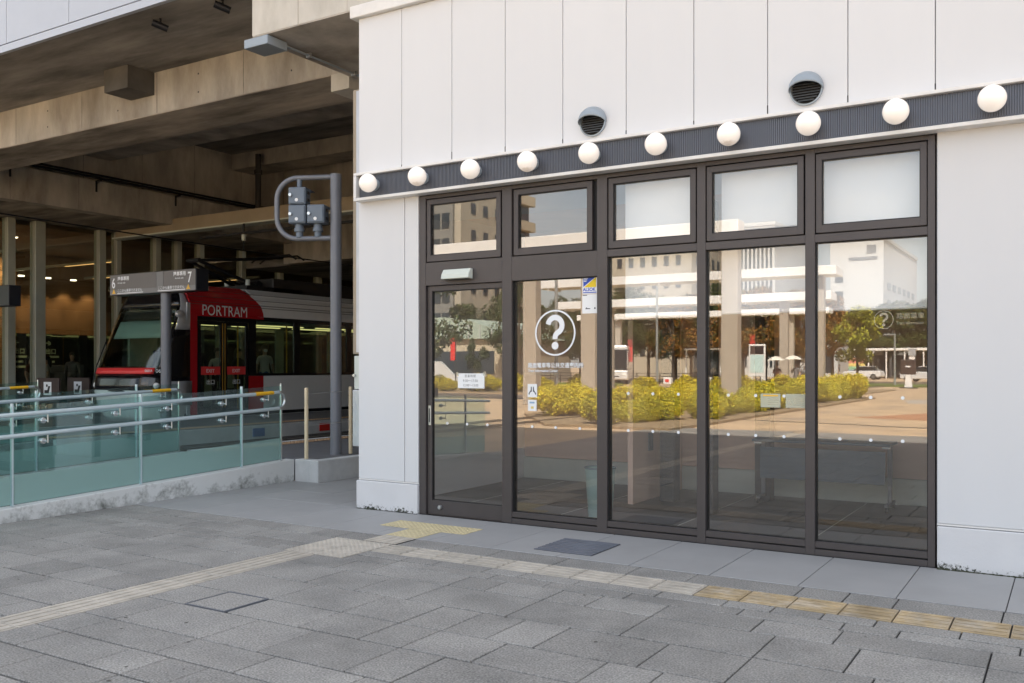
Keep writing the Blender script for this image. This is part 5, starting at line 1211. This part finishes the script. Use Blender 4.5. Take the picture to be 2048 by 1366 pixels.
# buildings
def grid_windows(b, mat, face, fixed, a0, a1, z0, z1, na, nz_, fw=.6, fh=.55, proto=[None]):
    """recessed-looking window units set on a face; alike units share one mesh"""
    da, dz = (a1 - a0)/na, (z1 - z0)/nz_; me = None
    for i in range(na):
        for j in range(nz_):
            a = a0 + da*(i + .5); z = z0 + dz*(j + .5)
            if me is None:
                m = MB()
                if face == 'y': m.box(-da*fw/2, da*fw/2, -.05, .05, -dz*fh/2, dz*fh/2)
                else: m.box(-.05, .05, -da*fw/2, da*fw/2, -dz*fh/2, dz*fh/2)
                o = m.build('window', mat, b, world=False); me = o.data
            else: o = bpy.data.objects.new('window', me); C.objects.link(o); o.parent = b
            o.location = Vector((a, fixed, z) if face == 'y' else (fixed, a, z)) - org(b)
def block(name, lab, mat, x0, x1, y0, y1, h_, wins, bands=None):
    b = thing(name, lab, 'building', ((x0 + x1)/2, (y0 + y1)/2, 0)); bx('wall', mat, b, x0, x1, y0, y1, -.014, h_)
    bx('parapet', mat, b, x0 - .15, x1 + .15, y0 - .15, y1 + .15, h_ + .001, h_ + .5)
    for w_ in wins: grid_windows(b, *w_)
    return b
b1_ = block('office_tower', 'tall beige office tower with stacked balconies and dark glass side', 'bld_cream', -84, -70, -104, -86, 56, [('bld_window', 'x', -69.98, -96.5, -87.5, 3, 54, 3, 14, .35, .4)])
for k in range(14):
    q_ = bx('balcony', 'bld_beige', b1_, -70.2, -69.0, -104.2, -98.2, 2.6 + k*3.8, 4.0 + k*3.8); bx('balcony_recess', 'bld_window', q_, -69.99, -69.95, -103.8, -98.6, 4.05 + k*3.8, 6.3 + k*3.8)
bx('dark_glazing', 'bld_grey', b1_, -83.9, -71.0, -85.99, -85.6, 5, 54); grid_windows(b1_, 'bld_window', 'y', -85.58, -83.5, -71.4, 6, 53, 8, 14, .8, .6)
block('glass_tower', 'blue glass high-rise behind the beige tower', 'bld_blue', -124, -96, -130, -104, 70, [('bld_window', 'y', -103.98, -123, -97, 3, 68, 8, 18, .85, .7), ('bld_window', 'x', -95.98, -129, -105, 3, 68, 7, 18, .85, .7)])
block('apartment_block', 'cream block with small square windows behind the trees', 'bld_cream', -60, -44, -120, -103, 18.3, [('bld_window', 'y', -102.98, -59, -45, 2, 17.5, 8, 5, .4, .42), ('bld_window', 'x', -43.98, -119, -104, 2, 17.5, 7, 5, .4, .42)])
b_ = block('ribbed_office', 'pale office with closely ribbed facade behind the canopies', 'bld_white', -43, -37, -136, -118, 22, [('bld_window', 'y', -117.98, -42.8, -37.2, 1, 21, 9, 1, .5, .96)])
b_ = block('white_hotel', 'white block with a column of square windows and roof emblem', 'bld_white', -29.5, -22.4, -150, -119, 19.0, [('bld_window', 'y', -118.98, -29.2, -27.4, 1, 15, 1, 6, .6, .45), ('bld_window', 'x', -22.38, -148, -121, 2, 14, 6, 5, .5, .4)])
bx('emblem', 'signal_grey', b_, -24.6, -23.4, -118.97, -118.9, 17.2, 18.3); bx('emblem', 'signal_grey', b_, -27.0, -23.2, -118.97, -118.9, 16.3, 16.7)
block('far_office', 'low grey office beyond the grove of trees', 'bld_grey', -22, -12, -150, -128, 10, [('bld_window', 'y', -127.98, -21.5, -12.5, 1, 9.5, 6, 3, .7, .5)])
block('white_shop', 'low white shop beyond the row of trees', 'bld_white', -30, -24, -104, -98, 4.4, [('bld_window', 'y', -97.98, -29.5, -24.5, .5, 3.2, 4, 1, .8, .8)])
lo = thing('pavilion', 'low beige pavilion with rounded pale green roof and sloped wall', 'building', (-53, -64, 0))
bx('wall', 'bld_beige', lo, -62, -46, -72, -60, -.014, 4.2)
MB().prism([(-62.5 + 17*k/12, 4.21 + 2.2*math.sin(math.pi*k/12)) for k in range(13)], 'y', -72.5, -59.5).build('roof', 'roof_green', lo)
for k in range(12): MB().box(-61.5 + k*1.35, -61.42 + k*1.35, -59.49, -59.40, 4.25, 4.25 + 2.0*math.sin(math.pi*(1 + k*1.35)/17)).build('roof_seam', 'bld_white', lo)
bx('window', 'bld_window', lo, -60, -48, -59.99, -59.9, .8, 3.0); MB().prism([(-59, 0), (-50, 0), (-52.5, 2.0), (-57, 2.0)], 'y', -57.5, -57.2).build('sloped_wall', 'bld_white', lo)
bh = thing('bus_shelter', 'long white bus shelter with glazed front beyond the road', 'shelter', (-17, -106.5, 0))
bx('roof', 'canopy_white', bh, -24.2, -9, -108.4, -104.9, 3.45, 3.75, bevel=.02)
for k in range(8): bx('post', 'canopy_white', bh, -24 + k*2.1, -23.86 + k*2.1, -105.2, -105.06, -.013, 3.449)
for k in range(7): bx('pane', 'bus_glass', bh, -23.8 + k*2.1, -21.95 + k*2.1, -108.1, -108.07, .3, 2.9)
bx('poster', 'rain_r', bh, -24.4, -22.2, -104.88, -104.85, 1.9, 2.5); bx('poster', 'rain_y', bh, -24.4, -22.2, -104.88, -104.85, 1.5, 1.899); bx('poster', 'rain_g', bh, -24.4, -22.2, -104.88, -104.85, 1.1, 1.499); bx('poster', 'rain_b', bh, -24.4, -22.2, -104.88, -104.85, .6, 1.099)
ms_ = thing('glass_shelter', 'white-framed glass tram shelter beyond the golden shrubs', 'shelter', (-27.5, -62.5, 0))
bx('roof', 'canopy_white', ms_, -29.2, -25.8, -63.4, -61.4, 2.95, 3.08)
for x in (-29.1, -27.5, -26.0): bx('post', 'canopy_white', ms_, x, x + .09, -61.55, -61.46, -.013, 2.949); bx('pane', 'bus_glass', ms_, x + .1, x + 1.4, -63.2, -63.18, .2, 2.8)
# vehicles
bs = local_thing('bus', 'silver coach with dark windscreen waiting beyond the tracks', 'bus', (-33.0, -55.0, 0), R(-22))
def bus_mesh():
    MB().box(-1.24, 1.24, -11.0, -.06, .35, 1.25).build('lower_body', 'bus_silver', bs, bevel=.1, seg=2, world=False); MB().box(-1.22, 1.22, -10.95, -.1, 1.251, 3.30).build('upper_body', 'bus_silver', bs, bevel=.16, seg=2, world=False)
    MB().prism([(-.12, 1.3), (.10, 1.3), (.02, 2.9), (-.14, 2.95)], 'x', -1.14, 1.14).build('windscreen', 'car_glass', bs, world=False, bevel=.03)
    for k in range(5): MB().box(1.20, 1.245, -10.4 + k*1.9, -8.65 + k*1.9, 1.5, 2.7).build('window', 'car_glass', bs, world=False)
    MB().box(-1.2, 1.2, -.1, .14, .40, 1.18).build('bumper', 'bus_silver', bs, bevel=.1, seg=2, world=False)
    for x in (-.9, .9): MB().box(x - .2, x + .2, .08, .155, .75, .95).build('headlight', 'paper', bs, bevel=.02, world=False)
    MB().box(-.5, .5, .12, .15, .62, .72).build('grille', 'dark_grille', bs, world=False)
    for y in (-2.4, -8.2):
        for x in (-1.1, 1.1): MB().cyl((x - .14, y, .48), (x + .14, y, .48), .48, 18).build('wheel', 'tyre', bs, world=False)
    for x in (-1, 1): MB().tube([(x*1.15, 0, 2.9), (x*1.4, .25, 2.8), (x*1.4, .25, 2.3)], .05, 6).build('mirror', 'tyre', bs, world=False)
bus_mesh()
def make_car(lab, loc, rz, mat='car_white'):
    c_ = local_thing('parked_car', lab, 'car', loc, rz, 'cars on the road')
    MB().prism([(-2.15, .35), (-2.2, .75), (-1.95, .93), (-.95, 1.0), (1.85, 1.0), (2.1, .9), (2.15, .4), (2.0, .3), (-2.0, .3)], 'y', -.85, .85).build('body', mat, c_, bevel=.07, seg=2, world=False)
    MB().prism([(-1.1, 1.001), (-.35, 1.47), (1.1, 1.5), (1.85, 1.001)], 'y', -.74, .74).build('cabin', 'car_glass', c_, bevel=.05, world=False); MB().prism([(-.38, 1.475), (-.2, 1.53), (1.0, 1.54), (1.15, 1.49)], 'y', -.72, .72).build('roof', mat, c_, world=False)
    for x in (-1.35, 1.35):
        for y in (-.82, .82):
            wl = MB().cyl((x, y - .1, .32), (x, y + .1, .32), .32, 18).build('wheel', 'tyre', c_, world=False); MB().cyl((x, y - .105, .32), (x, y + .105, .32), .19, 14).build('rim', 'steel', wl, world=False)
    for y in (-.6, .6): MB().box(-2.2, -2.1, y - .16, y + .16, .66, .80).build('headlight', 'paper', c_, world=False, bevel=.02)
    return c_
make_car('white estate car passing before the long bus shelter', (-20.8, -96.6, 0), R(8)); make_car('white hatchback partly hidden beside the shelter pillars', (-12.6, -83.5, 0), R(20)); make_car('silver car waiting near the white shop', (-27.5, -96, 0), R(10), 'bus_silver')
# street things
mb_ = thing('map_board', 'upright white map board with round cut-out feet', 'sign', (-16.2, -39.6, 0))
bx('frame', 'canopy_white', mb_, -16.75, -15.75, -39.7, -39.55, .9, 2.85, bevel=.03); bx('panel', 'shade_teal', mb_, -16.65, -15.85, -39.549, -39.54, 1.15, 2.2); bx('panel', 'machine_dark', mb_, -16.65, -15.85, -39.549, -39.54, 2.25, 2.75)
for x in (-16.75, -16.0): MB().prism([(x, .0), (x + .25, .0), (x + .25, .9), (x, .9)], 'y', -39.69, -39.56).build('foot', 'canopy_white', mb_)
person('person', 'person in brown dress walking under a white parasol', (-13.9, -35.4, .04), R(160), 'cloth_brown', 'cloth_brown', h=1.62, pose='parasol', parasol='flat white parasol held over the person in brown')
person('person', 'person in grey patterned clothes walking under a tilted white parasol', (-13.0, -35.9, .04), R(200), 'cloth_grey', 'cloth_grey', h=1.66, pose='parasol', parasol='domed white parasol held over the person in grey')
person('person', 'person in dark clothes crossing before the white estate car', (-20.9, -84, 0), R(90), 'cloth_dark', 'cloth_white', h=1.68, pose='walk')
def pole(name, lab, cat, x, y, h_, r=.07, mat='pole_grey', group=None):
    p = thing(name, lab, cat, (x, y, 0), group=group); MB().cyl((x, y, -.014), (x, y, h_), r, 10, r*.7).build('post', mat, p, smooth=True); return p
tsg = pole('traffic_signal', 'traffic signal post with two three-lamp heads', 'signal', -25.1, -75.2, 6.6)
for dx in (-.7, .9):
    hd = bx('signal_head', 'gasket', tsg, -25.1 + dx - .2, -25.1 + dx + .2, -75.1, -74.9, 5.4, 6.6, bevel=.03)
    for k in range(3): MB().lathe((-25.1 + dx, -74.88, 5.62 + k*.38), [(.15, -.03), (.15, .03)], 12, 'y').build('lamp', 'white_print', hd)
bx('arm', 'pole_grey', tsg, -26.0, -24.0, -75.23, -75.17, 5.9, 6.0)
for (x, y, h_, lab) in ((-23.7, -64.3, 4.6, 'red vertical banner on a post beside the traffic signal'), (-33.4, -60, 4.2, 'red banner on a dark post near the coach'), (-19.2, -66, 4.4, 'red banner on a post beside the lawn'), (-43.5, -47, 4.3, 'red banner on a post by the round-roofed pavilion')):
    p = pole('banner_post', lab, 'banner', x, y, h_, .05, 'brown_metal', 'red banner posts'); bx('banner', 'banner_red', p, x - .52, x - .06, y - .012, y + .012, h_ - 2.3, h_ - .3)
for (x, y, h_, lab) in ((-23.3, -41.1, 7.5, 'slim grey lamp post beside the platform canopies'), (-11.7, -59.9, 4.0, 'slim dark post standing on the lawn'), (-19.5, -20.5, 6.5, 'slim white catenary post near the portal frame')):
    p = pole('lamp_post', lab, 'post', x, y, h_, .09); bx('arm', 'pole_grey', p, x - .8, x, y - .03, y + .03, h_ - .1, h_)
cm = thing('pump_stand', 'dark stand with a white patterned base on the open paving', 'stand', (-9.9, -54, 0))
bx('head', 'machine_dark', cm, -10.4, -9.4, -54.15, -53.85, .95, 2.0, bevel=.08, seg=2); MB().prism([(-10.15, .05), (-9.65, .05), (-9.75, .95), (-10.05, .95)], 'y', -54.1, -53.9).build('base', 'white_paint', cm); bx('foot', 'gasket', cm, -10.45, -9.35, -54.4, -53.6, -.013, .049, bevel=.02); bx('label_plate', 'white_print', cm, -10.05, -9.75, -53.849, -53.84, 1.45, 1.55)
for k in range(3):
    x = -15.5 + k*2.6; p = thing('marker_pillar', 'white square marker pillar at the edge of the road', 'pillar', (x, -96, 0), group='white marker pillars along the road'); bx('shaft', 'canopy_white', p, x - .28, x + .28, -96.25, -95.7, -.013, 2.7); bx('cap', 'tram_silver', p, x - .36, x + .36, -96.33, -95.62, 2.701, 3.5)
wb = thing('kiosk', 'small white hip-roofed kiosk behind the parasols', 'kiosk', (-25.8, -88, 0)); bx('wall', 'bld_white', wb, -27.4, -24.6, -89, -87, -.013, 2.3); MB().prism([(-27.8, 2.301), (-24.2, 2.301), (-25.2, 2.9), (-26.8, 2.9)], 'y', -89.3, -86.7).build('roof', 'canopy_white', wb)
fn = thing('guard_fence', 'low brown guard fence along the far side of the tracks', 'fence', (-34, -60.5, 0))
for k in range(26): bx('post', 'brown_metal', fn, -52 + k*1.1, -51.94 + k*1.1, -60.5, -60.44, -.013, .95)
for z in (.35, .62, .88): bx('rail', 'brown_metal', fn, -52, -24.4, -60.49, -60.45, z, z + .06)
for k in range(4):
    x = -31.2 + 1.7*k; p = thing('water_barrier', 'yellow and white chequered barrier beside the coach', 'barrier', (x, -57.5, 0), group='chequered barriers beside the coach'); bx('body', 'yellow_print' if k % 2 == 0 else 'white_paint', p, x, x + .7, -57.8, -57.35, -.013, .6, bevel=.06); bx('patch', 'white_print' if k % 2 == 0 else 'banner_red', p, x + .2, x + .5, -57.349, -57.33, .2, .45)
for (k, x, y) in ((0, -46.5, -51.5), (1, -49.5, -51)):
    pass
bn = thing('bench', 'dark metal bench on the paving before the round-roofed pavilion', 'bench', (-27, -22, 0))
for k in range(4): bx('slat', 'brown_metal', bn, -28, -26.2, -20.9 + k*.12, -20.8 + k*.12, .42, .45)
for x in (-27.9, -26.3): bx('leg', 'brown_metal', bn, x, x + .06, -20.9, -20.45, -.013, .419)
# span wires
for (p0, p1, lab) in (((-60, -22.6, 7.4), (-9.5, -22.6, 6.9), 'thin overhead wire along the tramway, lower run'), ((-60, -24, 7.9), (-9.5, -24, 7.4), 'thin overhead wire along the tramway, upper run')):
    m = MB().tube([p0, ((p0[0] + p1[0])/2, p0[1], (p0[2] + p1[2])/2 - .25), p1], .02, 5).build('span_wire', 'black_metal'); tag(m, lab, 'wire')
